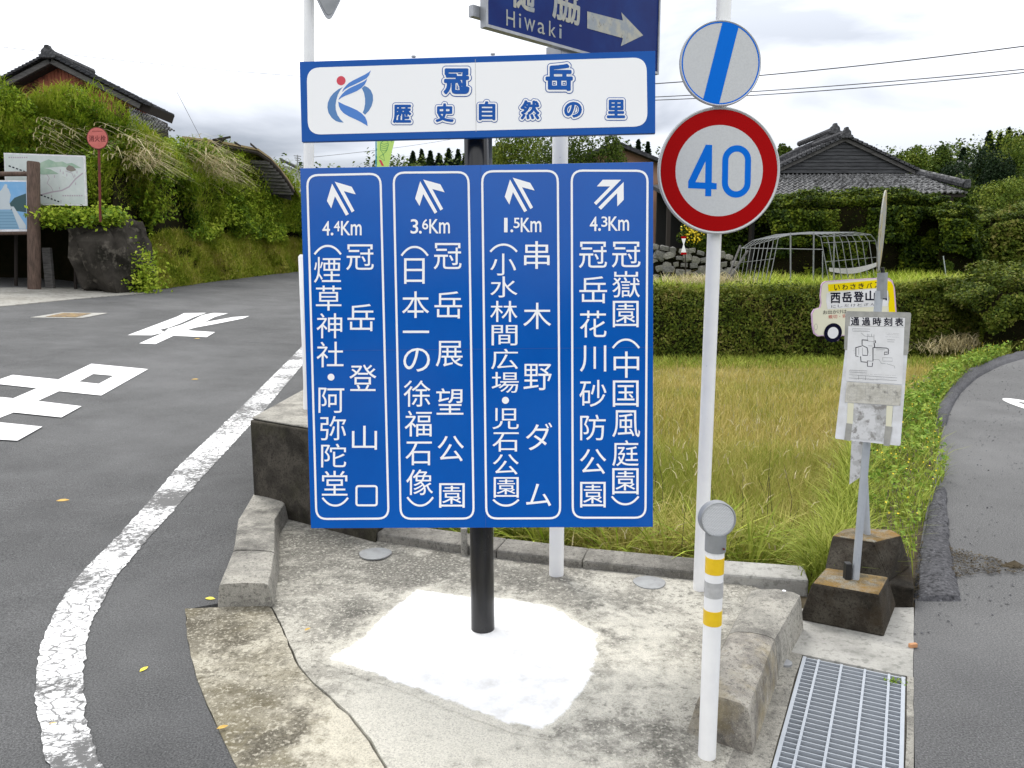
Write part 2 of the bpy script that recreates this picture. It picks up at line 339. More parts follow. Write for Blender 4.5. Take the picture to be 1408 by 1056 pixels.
M['fieldsoil'] = pmat('field_soil', (.14, .14, .04), 1, c2=(.22, .18, .07), sc=4, bump=.8, bsc=25)
M['turf'] = pmat('turf', (.07, .10, .02), 1, c2=(.12, .13, .035), sc=3, bump=.8, bsc=30)
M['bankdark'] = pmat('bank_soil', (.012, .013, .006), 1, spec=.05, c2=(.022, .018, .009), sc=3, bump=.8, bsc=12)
M['hillgreen'] = pmat('hill_green', (.025, .045, .014), 1, c2=(.05, .075, .02), sc=.25)
M['leaf_bank'] = leafmat('leaf_bank', [(.02, .05, .007), (.10, .18, .014), (.28, .38, .028), (.46, .52, .07)])
M['leaf_ivy'] = leafmat('leaf_ivy', [(.018, .032, .005), (.055, .085, .010), (.13, .16, .02), (.22, .19, .06)], nsc=1.6)
M['leaf_hedge'] = leafmat('leaf_hedge', [(.008, .018, .004), (.022, .042, .006), (.08, .12, .010), (.20, .23, .02)], nsc=1.3)
M['leaf_tree'] = leafmat('leaf_tree', [(.014, .03, .006), (.04, .07, .010), (.09, .13, .018), (.17, .21, .03)], nsc=.35)
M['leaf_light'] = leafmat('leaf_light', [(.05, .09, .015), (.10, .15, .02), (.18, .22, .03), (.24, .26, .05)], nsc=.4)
M['leaf_conifer'] = leafmat('leaf_conifer', [(.008, .018, .009), (.018, .035, .014), (.03, .05, .018)], nsc=.5)
M['leaf_weed'] = leafmat('leaf_weed', [(.05, .12, .015), (.12, .22, .025), (.22, .32, .045), (.32, .39, .08)], nsc=2.5)
M['blade'] = leafmat('grass_blade', [(.15, .21, .022), (.27, .31, .045), (.40, .36, .10), (.55, .45, .18)], trans=.35, nsc=1.1)
M['blade_far'] = leafmat('grass_blade_far', [(.20, .24, .03), (.34, .32, .07), (.48, .39, .13), (.58, .48, .2)], trans=.35, nsc=.8)
M['blade_green'] = leafmat('grass_green', [(.11, .17, .02), (.21, .27, .035), (.32, .36, .06), (.42, .43, .11)], trans=.3, nsc=1.2)
M['blade_straw'] = leafmat('grass_straw', [(.34, .30, .14), (.50, .43, .25), (.62, .55, .36)], trans=.25, nsc=2)
M['slope_grass'] = leafmat('slope_grass', [(.10, .17, .014), (.26, .33, .03), (.42, .42, .07), (.44, .34, .15)], nsc=1.2)
M['bank_blade'] = leafmat('bank_blade', [(.03, .055, .008), (.09, .13, .016), (.18, .20, .035), (.28, .19, .08)], nsc=1.6)
M['tuft'] = leafmat('grass_tuft', [(.08, .16, .014), (.22, .32, .025), (.42, .48, .06), (.50, .46, .16)], trans=.25, nsc=1)
M['flower'] = pmat('yellow_flower', (.75, .55, .01), .6)
M['bark'] = pmat('bark', (.07, .055, .04), .95, c2=(.03, .025, .018), sc=10, bump=.8, bsc=30)
M['tile'] = pmat('roof_tile', (.055, .056, .06), .9, spec=.1, c2=(.13, .13, .135), sc=14, amt=(.45, .62), dirt=(.02, .02, .02), dsc=5)
M['tile_pale'] = pmat('roof_tile_pale', (.14, .14, .143), .9, spec=.1, c2=(.30, .30, .30), sc=9, amt=(.45, .6), dirt=(.045, .045, .043), dsc=6, damt=(.5, .62))
M['tile_dark'] = pmat('roof_tile_dark', (.035, .037, .042), .9, spec=.08, c2=(.08, .08, .085), sc=8)
M['oldwood'] = pmat('weathered_wood', (.12, .115, .11), .9, c2=(.055, .052, .05), sc=4, stretch=(1, 1, 6), bump=.5, bsc=30)
M['oldwood_p'] = pmat('weathered_plank', (.07, .072, .076), .9, c2=(.022, .023, .026), sc=9, stretch=(.3, 1, 4), bump=.4, bsc=30)
M['redwall'] = pmat('red_boards', (.40, .12, .07), .8, c2=(.30, .085, .05), sc=4, dirt=(.06, .012, .008), dsc=.9, damt=(.5, .58))
M['logpost'] = pmat('log_post', (.13, .085, .065), .9, c2=(.06, .04, .03), sc=6, stretch=(6, 6, .8), bump=.6, bsc=20)
M['darkwood'] = pmat('dark_wood', (.02, .015, .012), .9)
M['thatch'] = pmat('straw_roof', (.35, .27, .15), .95, c2=(.24, .18, .10), sc=5)
M['peach'] = pmat('peach_wall', (.33, .19, .125), .9, c2=(.28, .16, .11), sc=2)
M['offwhite'] = pmat('offwhite_wall', (.6, .6, .6), .8, c2=(.5, .5, .5), sc=2)
M['dark'] = pmat('dark_interior', (.008, .008, .008), .9)
M['stone'] = pmat('field_stone', (.17, .165, .15), .95, c2=(.07, .07, .065), sc=4, dirt=(.2, .2, .18), dsc=12, bump=.6, bsc=15)
M['stone_pale'] = pmat('field_stone_pale', (.26, .25, .22), .95, spec=.1, c2=(.13, .125, .11), sc=4, dirt=(.06, .07, .04), dsc=7, bump=.6, bsc=15)
M['rock'] = pmat('mossy_rock', (.055, .049, .042), .95, spec=.1, c2=(.015, .014, .011), sc=1.5, dirt=(.16, .145, .12), dsc=4, bump=1.0, bsc=9)
M['rust'] = pmat('rusty_red', (.16, .022, .015), .7, c2=(.08, .015, .01), sc=8)
M['hydrant_red'] = pmat('faded_red', (.55, .14, .12), .6, c2=(.47, .11, .09), sc=8)
M['hydrant_txt'] = pmat('faded_text', (.16, .02, .02), .7)
M['cream'] = pmat('cream_paint', (.74, .72, .56), .6, spec=.15)
M['pink'] = pmat('pink_trim', (.62, .42, .60), .5)
M['yel'] = pmat('yellow_paint', (.85, .66, .0), .6, spec=.1)
M['ink'] = pmat('ink', (.006, .006, .02), .8, spec=.05)
M['ink_soft'] = pmat('ink_soft', (.22, .22, .23), .7)
M['ink_red'] = pmat('ink_red', (.5, .05, .04), .6)
M['paper'] = pmat('paper', (.78, .78, .79), .6, spec=.2, c2=(.70, .70, .70), sc=14)
M['paper_old'] = pmat('paper_old', (.62, .60, .54), .6, c2=(.48, .46, .40), sc=40, dirt=(.2, .19, .17), dsc=25, damt=(.56, .68))
M['plastic_old'] = pmat('plastic_scraps', (.48, .48, .48), .35, c2=(.66, .66, .67), sc=18, amt=(.45, .55), dirt=(.27, .26, .25), dsc=22, damt=(.52, .6))
M['tape_grey'] = pmat('tape_residue', (.30, .30, .28), .6, c2=(.40, .39, .36), sc=30)
M['board_white'] = pmat('board_white', (.78, .79, .82), .5, spec=.2, c2=(.62, .62, .63), sc=10)
M['reflector'] = pmat('reflector_glass', (.60, .61, .63), .25, 0, bump=0, coat=.5)
M['rubber'] = pmat('rubber', (.01, .01, .01), .6)
M['map_green'] = pmat('map_green', (.28, .42, .32), .7, c2=(.38, .50, .40), sc=5)
M['map_white'] = pmat('map_board', (.60, .65, .64), .5, c2=(.52, .58, .57), sc=3)
M['map_line'] = pmat('map_line', (.42, .36, .42), .7)
M['poster_sky'] = pmat('poster_sky', (.16, .38, .66), .3, c2=(.28, .48, .72), sc=1.2)
M['poster_steps'] = pmat('poster_steps', (.20, .36, .50), .3); M['poster_steps2'] = pmat('poster_steps_dark', (.13, .27, .40), .3)
M['poster_stone'] = pmat('poster_stone', (.50, .56, .60), .3); M['poster_tree'] = pmat('poster_tree', (.03, .08, .09), .3)
M['manhole'] = pmat('iron_cover', (.16, .11, .06), .8, c2=(.30, .20, .06), sc=14, amt=(.5, .6), bump=.6, bsc=30)
M['cable'] = pmat('cable', (.03, .03, .035), .7)
M['banner'] = pmat('banner_cloth', (.50, .72, .18), .7)
M['banner_g'] = pmat('banner_green', (.02, .25, .10), .7)
M['orange_leaf'] = pmat('fallen_leaf', (.55, .38, .06), .6, c2=(.42, .22, .04), sc=60)
M['yellow_leaf'] = pmat('fallen_leaf_yellow', (.70, .60, .05), .6)
M['disc_print'] = pmat('weathered_disc', (.32, .32, .29), .6, c2=(.42, .33, .10), sc=9, amt=(.5, .6), dirt=(.06, .06, .06), dsc=16, damt=(.58, .64))
M['spot'] = pmat('grey_cap', (.30, .31, .31), .7, c2=(.24, .24, .24), sc=20)

# ------------------------------------------------------------------ text glyphs (Blender's built-in font)
_gc = {}
def glyph(ch):
    if ch in _gc: return _gc[ch]
    cu = bpy.data.curves.new('g', 'FONT'); cu.body = ch; cu.size = 1; cu.resolution_u = 4
    ob = bpy.data.objects.new('g', cu); COL.objects.link(ob); me = bpy.data.meshes.new_from_object(ob)
    v = np.array([x.co[:] for x in me.vertices])[:, :2]; f = [tuple(p.vertices) for p in me.polygons]
    bpy.data.objects.remove(ob); bpy.data.curves.remove(cu); bpy.data.meshes.remove(me)
    lo, hi = v.min(0), v.max(0); _gc[ch] = ((v - lo) / np.maximum(hi - lo, 1e-6), f, (hi - lo)); return _gc[ch]
class Plane:
    def __init__(s, o, u, v): s.o = np.array(o, float); s.u = unit(np.array(u, float)); s.v = unit(np.array(v, float)); s.n = np.cross(s.u, s.v)
    def uv(s, px, py):
        d = ray(px, py); t = ((s.o - EYE) @ s.n) / (d @ s.n); p = EYE + d * t - s.o; return np.array([p @ s.u, p @ s.v])
    def w(s, a, b, off=0): return s.o + s.u * a + s.v * b + s.n * off
    def wp(s, px, py, off=0): a, b = s.uv(px, py); return s.w(a, b, off)
def put_glyph(mb, pl, ch, x0, y0, x1, y1, off=.0015, mi=0, fat=0, step=.00003, keep=False):
    """fit a glyph's box to the box given by the photo's measured corners"""
    a0, b0 = pl.uv(x0, y0); a1, b0b = pl.uv(x1, y0); a0b, b1 = pl.uv(x0, y1); a1b, b1b = pl.uv(x1, y1)
    TLc, TRc, BLc, BRc = np.array([a0, b0]), np.array([a1, b0b]), np.array([a0b, b1]), np.array([a1b, b1b])
    v, f, _ = glyph(ch)
    q = (BLc * (1 - v[:, :1]) + BRc * v[:, :1]) * (1 - v[:, 1:]) + (TLc * (1 - v[:, :1]) + TRc * v[:, :1]) * v[:, 1:]
    if not fat: mb.add([pl.w(a, b, off) for a, b in q], f, mi); return
    k = 16 if fat > .004 else 8
    for i in range(k):
        th = 2 * math.pi * i / k; d = np.array([math.cos(th), math.sin(th)]) * fat
        mb.add([pl.w(a + d[0], b + d[1], off + i * step) for a, b in q], f, mi)
def px_poly(mb, pl, pts, off=.0015, mi=0): mb.add([pl.wp(x, y, off) for x, y in pts], [tuple(range(len(pts) - 1, -1, -1)) if area(pts) > 0 else tuple(range(len(pts)))], mi)
def area(pts): return sum(pts[i][0] * pts[(i + 1) % len(pts)][1] - pts[(i + 1) % len(pts)][0] * pts[i][1] for i in range(len(pts)))
def ribbon(mb, pl, pts, wd, off=.0015, mi=0, closed=False):
    """flat line of constant width in a plane; pts in plane coordinates"""
    pts = [np.array(p, float) for p in pts]; n = len(pts); L = []; R = []
    for i in range(n):
        a = pts[(i - 1) % n] if (closed or i) else pts[i]; b = pts[(i + 1) % n] if (closed or i < n - 1) else pts[i]
        d = b - a; d = d / (np.linalg.norm(d) + 1e-9); nn = np.array([-d[1], d[0]]) * wd / 2; L.append(pts[i] + nn); R.append(pts[i] - nn)
    vs = [pl.w(*p, off) for p in L] + [pl.w(*p, off) for p in R]; m = n if closed else n - 1
    mb.add(vs, [(i, n + i, n + (i + 1) % n, (i + 1) % n) for i in range(m)], mi)
def rrect_px(pl, x, r, k=6):
    """rounded rectangle through four photo corners TL,TR,BR,BL, radius in metres"""
    c = [pl.uv(*p) for p in x]; out = []
    for i in range(4):
        p = c[i]; a = c[(i - 1) % 4] - p; b = c[(i + 1) % 4] - p; a /= np.linalg.norm(a); b /= np.linalg.norm(b)
        s, e, m = p + a * r, p + b * r, p
        for j in range(k + 1):
            t = j / k; out.append(s * (1 - t) ** 2 * 1 + m * 2 * t * (1 - t) + e * t * t)
    return out
def disc(mb, pl, c, r, off, mi=0, n=48, ax=1, ay=1):
    mb.add([pl.w(c[0] + r * ax * math.cos(2 * math.pi * i / n), c[1] + r * ay * math.sin(2 * math.pi * i / n), off) for i in range(n)], [tuple(range(n))], mi)

# ------------------------------------------------------------------ ground sheets
def sheet(name, poly, zf, mat, res=.5, skirt=0, label=None, kind='structure', jit=0, parent=None, smooth=True):
    poly = [np.array(p[:2], float) for p in poly]
    pl2 = []
    for i in range(len(poly)):
        a, b = poly[i], poly[(i + 1) % len(poly)]; k = max(1, int(np.linalg.norm(b - a) / res))
        for j in range(k): pl2.append(a + (b - a) * j / k)
    pl2 = np.array(pl2); nb = len(pl2)
    if jit: pl2 = pl2 + rng.normal(0, jit, pl2.shape)
    lo, hi = pl2.min(0), pl2.max(0); gx, gy = np.meshgrid(np.arange(lo[0] + res / 2, hi[0], res), np.arange(lo[1] + res / 2, hi[1], res)); g = np.stack([gx.ravel(), gy.ravel()], 1)
    ins = np.zeros(len(g), bool); near = np.zeros(len(g), bool)
    for i in range(nb):
        a, b = pl2[i], pl2[(i + 1) % nb]
        c = (a[1] > g[:, 1]) != (b[1] > g[:, 1]); xi = (b[0] - a[0]) * (g[:, 1] - a[1]) / (b[1] - a[1] + 1e-12) + a[0]; ins ^= c & (g[:, 0] < xi)
        near |= ((g - a) ** 2).sum(1) < (res * .35) ** 2
    g = g[ins & ~near]
    vs = [Vector(p) for p in pl2] + [Vector(p) for p in g]
    r = delaunay_2d_cdt(vs, [(i, (i + 1) % nb) for i in range(nb)], [], 1, 1e-5)
    V = [(p.x, p.y, float(zf(p.x, p.y))) for p in r[0]]; mb = MB(); mb.add(V, [tuple(f) for f in r[2]])
    if skirt:
        top = [(p[0], p[1], float(zf(p[0], p[1]))) for p in pl2]; s = 1 if area(pl2) > 0 else -1
        mb.add(top + [(x, y, z - skirt) for x, y, z in top], [((i + 1) % nb, i, nb + i, nb + (i + 1) % nb)[::s] for i in range(nb)])
    o = mb.build(name, mat, parent, smooth)
    if parent is None: tag(o, label, None, None, kind)
    return o
Z0 = lambda x, y: 0.0
# base ground to the horizon
sheet('ground', [(-400, -60), (500, -60), (500, 900), (-400, 900)], lambda x, y: -0.62, M['turf'], 60, label='low green ground under everything reaching the horizon')
# left road
edge = [GZ(372, 845, 0), GZ(255, 838), GZ(258, 880), GZ(268, 925), GZ(285, 972), GZ(308, 1020), GZ(335, 1075)]
road_poly = [(-.35, -4), (-.35, 1.6)] + [tuple(p[:2]) for p in edge[::-1]][0:6] + [(-1.30, 3.62), (-1.48, 4.3), (-1.62, 4.9), (-1.68, 5.1), (-1.72, 6.5), (-1.3, 7.5), (-1.6, 12), (-3.0, 22), (-5.5, 34), (-9, 50), (-14, 70), (-40, 70), (-45, 30), (-45, -4)]
ROAD = road_poly
sheet('road', road_poly, TL, M['asphalt'], .6, .8, 'grey asphalt road climbing away on the left')
fc = [G(-260, 450), G(0, 422), G(110, 411), G(206, 403), G(212, 399), G(100, 396), G(0, 396), G(-260, 400)]
sheet('forecourt', [p[:2] for p in fc], lambda x, y: TL(x, y) + .012, M['forecourt'], .5, .03, 'pale concrete forecourt below the notice boards')
# small lane at right
def lane_pts():
    L = [(1258, 1056), (1256, 960), (1256, 880), (1258, 838), (1262, 770), (1274, 700), (1286, 640), (1296, 592), (1310, 548), (1335, 518), (1368, 500), (1408, 488), (1470, 478)]
    return [GZ(*p)[:2] for p in L]
lp = lane_pts(); e0 = lp[0]
lane_poly = [(e0[0] - (lp[1][0] - e0[0]) * 2, 1.2), (.9, -4)] + []
lane_poly = [(.75, -4), (.88, 1.6)] + [tuple(p) for p in lp] + [(16, 15.5), (40, 19), (40, -4)]
sheet('lane', lane_poly, Z0, M['asphalt_r'], .6, .6, 'grey asphalt lane curving away at right')
# concrete apron: the outer gutter slab and the main slab with a real joint between them
J = [(372, 834), (385, 858), (398, 888), (410, 917), (432, 942), (455, 962), (480, 985), (508, 1020), (530, 1056), (552, 1105)]
Jg = [GZ(*p)[:2] for p in J]
gut = [p[:2] for p in edge[1:]] + [(-.45, 1.6)] + [tuple(Jg[-1] + np.array([-.02, -.4]))] + [tuple(p + np.array([-.003, -.0015])) for p in Jg[::-1]] + [GZ(297, 836)[:2]]
GUT = sheet('gutter_slab', gut, lambda x, y: .004, M['concrete_moss'], .05, .2, 'mossy outer concrete slab beside the left road', jit=.002)
back = [GZ(*p)[:2] for p in ((405, 700), (515, 744), (682, 768), (775, 780), (967, 800), (1034, 806))]
ap = [tuple(p + np.array([.003, .0015])) for p in Jg] + [(-.35, 1.4), (.42, 1.4), (.66, 1.9), tuple(GZ(1010, 1040)[:2]), tuple(GZ(1050, 900)[:2]), tuple(GZ(1075, 826)[:2])] + [tuple(p) for p in back[::-1]] + [tuple(GZ(360, 700)[:2]), tuple(GZ(350, 760)[:2]), tuple(GZ(345, 828)[:2])]
APRON = sheet('apron_slab', ap, lambda x, y: .006 + .004 * math.sin(3 * x) * math.sin(2 * y), M['concrete'], .045, .2, 'weathered concrete apron under the blue guide sign', jit=.001)
sheet('sub_base', [(-1.5, 1.2), (1.05, 1.2), (1.5, 3.7), (-.8, 4.45), (-1.5, 4.6)], lambda x, y: -.03, M['soil'], .5, .5, 'dark soil under the slabs')
# field and verge
LIP = [tuple(GZ(*p)[:2]) for p in ((1150, 800), (1168, 768), (1176, 720), (1188, 645), (1208, 592), (1246, 548), (1298, 512), (1340, 494))]
field_poly = [(-1.5, 6.2), (-.75, 4.75), (1.45, 4.05)] + LIP + [(12, 17.5), (-3.5, 17.5)]
sheet('field', field_poly, lambda x, y: -.45, M['fieldsoil'], .5, 0, 'soil of the grain field behind the kerb')
vlane = [tuple(p) for p in lp[3:]]
verge_poly = [tuple(lp[3]), tuple(GZ(1243, 838)[:2]), (1.56, 4.0)] + LIP + [(16, 15.6)] + vlane[::-1]
sheet('verge', verge_poly[:-1], lambda x, y: -.012, M['soil'], .3, .6, 'narrow soil verge between the field and the lane')

# patches and marks on the ground
def ngon_sheet(name, pts, mat, z=0.0, th=.01, jit=.006, res=.05, **k):
    pts = [np.array(p[:2]) for p in pts]; return sheet(name, pts, lambda x, y: z, mat, res, th, jit=jit, **k)
def poly_dist(g, poly):
    """signed distance, positive inside"""
    poly = np.array([p[:2] for p in poly]); d = np.full(len(g), 1e9); ins = np.zeros(len(g), bool)
    for i in range(len(poly)):
        a, b = poly[i], poly[(i + 1) % len(poly)]; t = np.clip(((g - a) @ (b - a)) / ((b - a) @ (b - a)), 0, 1); d = np.minimum(d, np.linalg.norm(g - a - t[:, None] * (b - a), axis=1))
        c = (a[1] > g[:, 1]) != (b[1] > g[:, 1]); xi = (b[0] - a[0]) * (g[:, 1] - a[1]) / (b[1] - a[1] + 1e-12) + a[0]; ins ^= c & (g[:, 0] < xi)
    return np.where(ins, d, -d)
MORTAR = [GZ(*p) for p in ((455, 908), (500, 880), (540, 838), (575, 812), (640, 822), (700, 826), (760, 838), (822, 876), (818, 905), (808, 938), (790, 965), (768, 990), (745, 1004), (700, 996), (640, 975), (560, 945))]
def set_mask(o, mortar=True):
    me = o.data; co = np.array([v.co[:] for v in me.vertices]); g = co[:, :2]
    blob = lambda px_, py_, r: np.exp(-((g - GZ(px_, py_)[:2]) ** 2).sum(1) / (r * r))
    pale = .62 * blob(570, 1000, .34) + .62 * blob(880, 930, .30) + .66 * blob(720, 1080, .45) + .55 * blob(860, 850, .3) + .4 * blob(500, 960, .3) + .35 * blob(1000, 850, .15) + .45 * blob(530, 775, .12) + .25 * blob(440, 1030, .2) + .15 * blob(290, 960, .10)
    dark = .95 * blob(430, 745, .42) + .85 * blob(560, 790, .32) + .85 * blob(740, 800, .26) + .6 * blob(620, 770, .2) + .5 * blob(900, 1000, .14) + .6 * blob(930, 1030, .12) + .45 * blob(400, 800, .25) + .35 * blob(1000, 830, .2) + .7 * blob(320, 880, .25) + .6 * blob(400, 1000, .14) + .5 * blob(350, 1030, .14)
    dm = poly_dist(g, MORTAR); mo = np.clip((dm + .035) / .07, 0, 1)
    pale = np.maximum(pale, .75 * np.clip(1 + dm / .10, 0, 1)); dark = dark * (1 - np.clip(1 + dm / .12, 0, 1))
    ca = me.color_attributes.new('mask', 'FLOAT_COLOR', 'POINT'); ca.data.foreach_set('color', np.column_stack([np.clip(pale, 0, 1), np.clip(dark, 0, 1), mo, mo * 0 + 1]).astype(np.float32).ravel())
set_mask(APRON); set_mask(GUT)
c_ = np.mean([p[:2] for p in MORTAR], axis=0); big = [c_ + (np.array(p[:2]) - c_) * 1.12 for p in MORTAR]
o = sheet('mortar_patch', big, lambda x, y: .0072 + .004 * math.sin(3 * x) * math.sin(2 * y) + .006 * float(np.clip((poly_dist(np.array([[x, y]]), MORTAR)[0] + .03) / .09, 0, 1)), M['concrete'], .03, 0, label='fresh white mortar patch around the black post', jit=.003); set_mask(o)
mb = MB()
for (cx, cy, rx, ry, lab) in ((516, 764, 22, 8, 'round grey filled spot by the dark wall end'), (893, 804, 22, 8, 'oval grey filled spot behind the reflector post')):
    c = GZ(cx, cy); r = np.linalg.norm(GZ(cx + rx, cy) - c)
    pl = Plane((c[0], c[1], .0), (1, 0, 0), (0, 1, 0)); m1 = MB(); pts = [pl.w(r * math.cos(t) * (1 + .05 * math.sin(3 * t)), r * math.sin(t), .008) for t in np.linspace(0, 2 * math.pi, 24, endpoint=False)]
    m1.prism(pts, (0, 0, .006)); tag(m1.build('filled_spot', M['spot']), lab, 'patch')
# white edge line
Lx = [(417, 475), (331, 561), (242, 645), (165, 735), (112, 788), (85, 826), (72, 850), (55, 890), (49, 935), (52, 985), (62, 1040), (90, 1120)]
Rx = [(417, 501), (364, 564), (283, 651), (207, 738), (165, 786), (142, 826), (128, 850), (117, 893), (114, 940), (118, 990), (136, 1045), (185, 1130)]
def resample(pts, n):
    pts = np.array([G(*p)[:2] for p in pts]); d = np.concatenate([[0], np.cumsum(np.linalg.norm(np.diff(pts, axis=0), axis=1))]); t = np.linspace(0, d[-1], n)
    return np.stack([np.interp(t, d, pts[:, 0]), np.interp(t, d, pts[:, 1])], 1)
def smooth2(a, k=6):
    for _ in range(k): a[1:-1] = a[1:-1] * .5 + (a[:-2] + a[2:]) * .25
    return a
n = 340; A = smooth2(resample(Lx, n)); B = smooth2(resample(Rx, n)); far = np.array([(-3.5 - .27 * k * 1.3, 14 + k * 3.0) for k in range(8)])
A += rng.normal(0, .003, A.shape); B += rng.normal(0, .0035, B.shape)
mb = MB(); vs = []
for i in range(n):
    for p in (A[i], B[i]): vs.append((p[0], p[1], TL(*p) + .005))
mb.add(vs, [(2 * i, 2 * i + 1, 2 * i + 3, 2 * i + 2) for i in range(n - 1)]); a, b = A[0], B[0]
tag(mb.build('edge_line', M['line']), 'cracked white line curving along the left road', kind='structure')
def mark(name, polys, label, s=4.023, oy=420):
    mb = MB()
    for k, pts in enumerate(polys):
        q = [G(x / s, oy + y / s, .006 + .0008 * k) for x, y in pts]
        mb.add(q, [tuple(range(len(q))) if area(q) > 0 else tuple(range(len(q) - 1, -1, -1))])
    return tag(mb.build(name, M['paint']), label, kind='structure')
mark('road_marking', [[(707, 166), (978, 64), (1018, 44), (1142, 42), (1075, 66), (1000, 100), (935, 124), (885, 136), (912, 150), (840, 167)],
    [(770, 212), (860, 216), (960, 170), (1030, 140), (1130, 95), (1190, 65), (1262, 45), (1180, 43), (1120, 55), (1060, 85), (1000, 110), (930, 130), (905, 152)],
    [(1010, 128), (1130, 95), (1290, 66), (1380, 60), (1345, 74), (1190, 105), (1080, 125), (1030, 140)],
    [(950, 152), (1030, 140), (1190, 150), (1143, 178), (950, 170)]], 'white painted character farther up the road')
mark('road_marking', [[(505, 325), (515, 382), (435, 425), (325, 478), (205, 533), (70, 597), (-40, 640), (-40, 575), (70, 518), (200, 462), (320, 413)],
    [(505, 325), (820, 355), (630, 392), (515, 382)], [(820, 355), (560, 502), (545, 437), (630, 392)], [(560, 502), (325, 478), (435, 425), (545, 437)],
    [(70, 388), (320, 413), (200, 462), (0, 440), (-60, 434), (-60, 440), (-60, 426), (0, 412)], [(-60, 506), (70, 518), (-60, 585)],
    [(205, 533), (452, 563), (340, 625), (70, 597)], [(-60, 650), (0, 653), (235, 677), (97, 755), (-60, 745)]], 'large white painted character nearest on the road')
# painted ring at the right edge of the lane
mb = MB(); c = GZ(1462, 570); vs = []
for i in range(40):
    t = 2 * math.pi * i / 40; vs += [(c[0] + .22 * math.cos(t), c[1] + 1.0 * math.sin(t), .005), (c[0] + .08 * math.cos(t), c[1] + .75 * math.sin(t), .005)]
mb.add(vs, [(2 * i, (2 * i + 2) % 80, (2 * i + 3) % 80, 2 * i + 1) for i in range(40)])
tag(mb.build('lane_marking', M['paint']), 'white painted mark at the right edge of the lane', kind='structure')
# iron cover in the road
cv = thing('manhole_cover', G(97, 434), 'rusty square iron cover in the far left road', 'manhole')
MB().prism([G(*p, .004) for p in ((42, 437), (112, 438), (148, 431), (85, 430))], (0, 0, .005)).build('surround', M['concrete_pale'], cv)
MB().prism([G(*p, .010) for p in ((63, 436.4), (104, 437), (125, 432), (88, 431.3))], (0, 0, .006)).build('lid', M['manhole'], cv)
# coarse asphalt berms along the lane
def band(name, L, Rr, mat, hgt, label, n=60, seed=3):
    L = np.array([GZ(*p)[:2] for p in L]); Rr = np.array([GZ(*p)[:2] for p in Rr])
    def rs(p):
        d = np.concatenate([[0], np.cumsum(np.linalg.norm(np.diff(p, axis=0), axis=1))]); t = np.linspace(0, d[-1], n); return np.stack([np.interp(t, d, p[:, 0]), np.interp(t, d, p[:, 1])], 1)
    L, Rr = smooth2(rs(L), 3), smooth2(rs(Rr), 3); m = 9; V = np.zeros((n, m, 3))
    for j in range(m):
        u = j / (m - 1); V[:, j, :2] = L * (1 - u) + Rr * u; V[:, j, 2] = hgt * math.sin(math.pi * min(1, max(0, u))) ** .5 - .006
    V[:, 1:-1, 2] += (vnoise(V[:, 1:-1], 22) - .5) * .022 * (hgt / .04); V[:, (0, -1), 2] = -.02; V[0, :, 2] = -.02; V[-1, :, 2] = -.02
    V[:, :, :2] += (vnoise(V + 9, 9)[..., None] - .5) * .03
    return tag(grid_np(name, V[:, ::-1], mat), label, kind='structure')
band('asphalt_berm', [(1255, 830), (1256, 800), (1262, 755), (1275, 700), (1283, 672)], [(1325, 830), (1322, 800), (1310, 755), (1305, 700), (1303, 672)], M['asphalt_rough'], .035, 'coarse dark asphalt strip beside the bus stop bases')
band('asphalt_berm', [(1279, 582), (1288, 560), (1305, 533), (1330, 508), (1368, 492), (1408, 482), (1460, 474)], [(1302, 588), (1308, 565), (1322, 541), (1345, 520), (1378, 503), (1408, 494), (1465, 483)], M['asphalt_rough'], .05, 'raised asphalt lip following the far lane bend')

# ------------------------------------------------------------------ kerbs and walls
def loft_block(name, topL, topR, z, fl, fr, mat, parent, rnd=.022, jit=.002):
    """kerb block between stations: top edges given, sides flare down to the ground"""
    V = []; n = len(topL)
    for a, b in zip(topL, topR):
        a = np.array(a[:2]); b = np.array(b[:2]); d = unit(b - a); r = rnd
        V.append([(*(a - d * fl), 0), (*(a - d * fl * .25), z - r * 1.3), (*(a + d * r * .1), z - r * .35), (*(a + d * r), z), (*((a + b) / 2), z + .003), (*(b - d * r), z), (*(b - d * r * .1), z - r * .35), (*(b + d * fr * .25), z - r * 1.3), (*(b + d * fr), 0)])
    V = np.array(V); m = V.shape[1]
    # subdivide along
    t = np.linspace(0, n - 1, (n - 1) * 6 + 1); i0 = np.minimum(t.astype(int), n - 2); u = (t - i0)[:, None, None]; V = V[i0] * (1 - u) + V[i0 + 1] * u
    V[:, 1:-1] += (vnoise(V[:, 1:-1], 12)[..., None] - .5) * jit * 4
    mb = MB(); k = len(V); mb.add(V.reshape(-1, 3), [(i * m + j, (i + 1) * m + j, (i + 1) * m + j + 1, i * m + j + 1) for i in range(k - 1) for j in range(m - 1)] + [tuple(range(m)), tuple(range((k - 1) * m, k * m))[::-1]])
    return mb.build(name, mat, parent, True)
def shrink(a, b, g):
    d = np.array(b) - np.array(a); L = np.linalg.norm(d); return np.array(a) + d * g / L, np.array(b) - d * g / L
kb = thing('kerb', GZ(350, 760), 'curved kerb of worn concrete blocks beside the left road', 'kerb')
zt = .115
KL = [GZ(301, 803, zt), GZ(320, 757, zt), GZ(328, 712, zt), GZ(352, 672, zt)]; KR = [GZ(369, 803, zt), GZ(377, 759, zt), GZ(378, 712, zt), GZ(400, 676, zt)]
for i in range(3):
    a, b = shrink(KL[i], KL[i + 1], .003); c, d = shrink(KR[i], KR[i + 1], .003)
    loft_block('kerb_block', [a, b], [c, d], zt + (0, .004, -.002)[i], .012, .022, M['concrete_kerb' if i else 'concrete_kerb'], kb)
kb = thing('kerb', GZ(1030, 930), 'straight kerb of lichen spotted concrete blocks beside the grating', 'kerb')
zt = .165
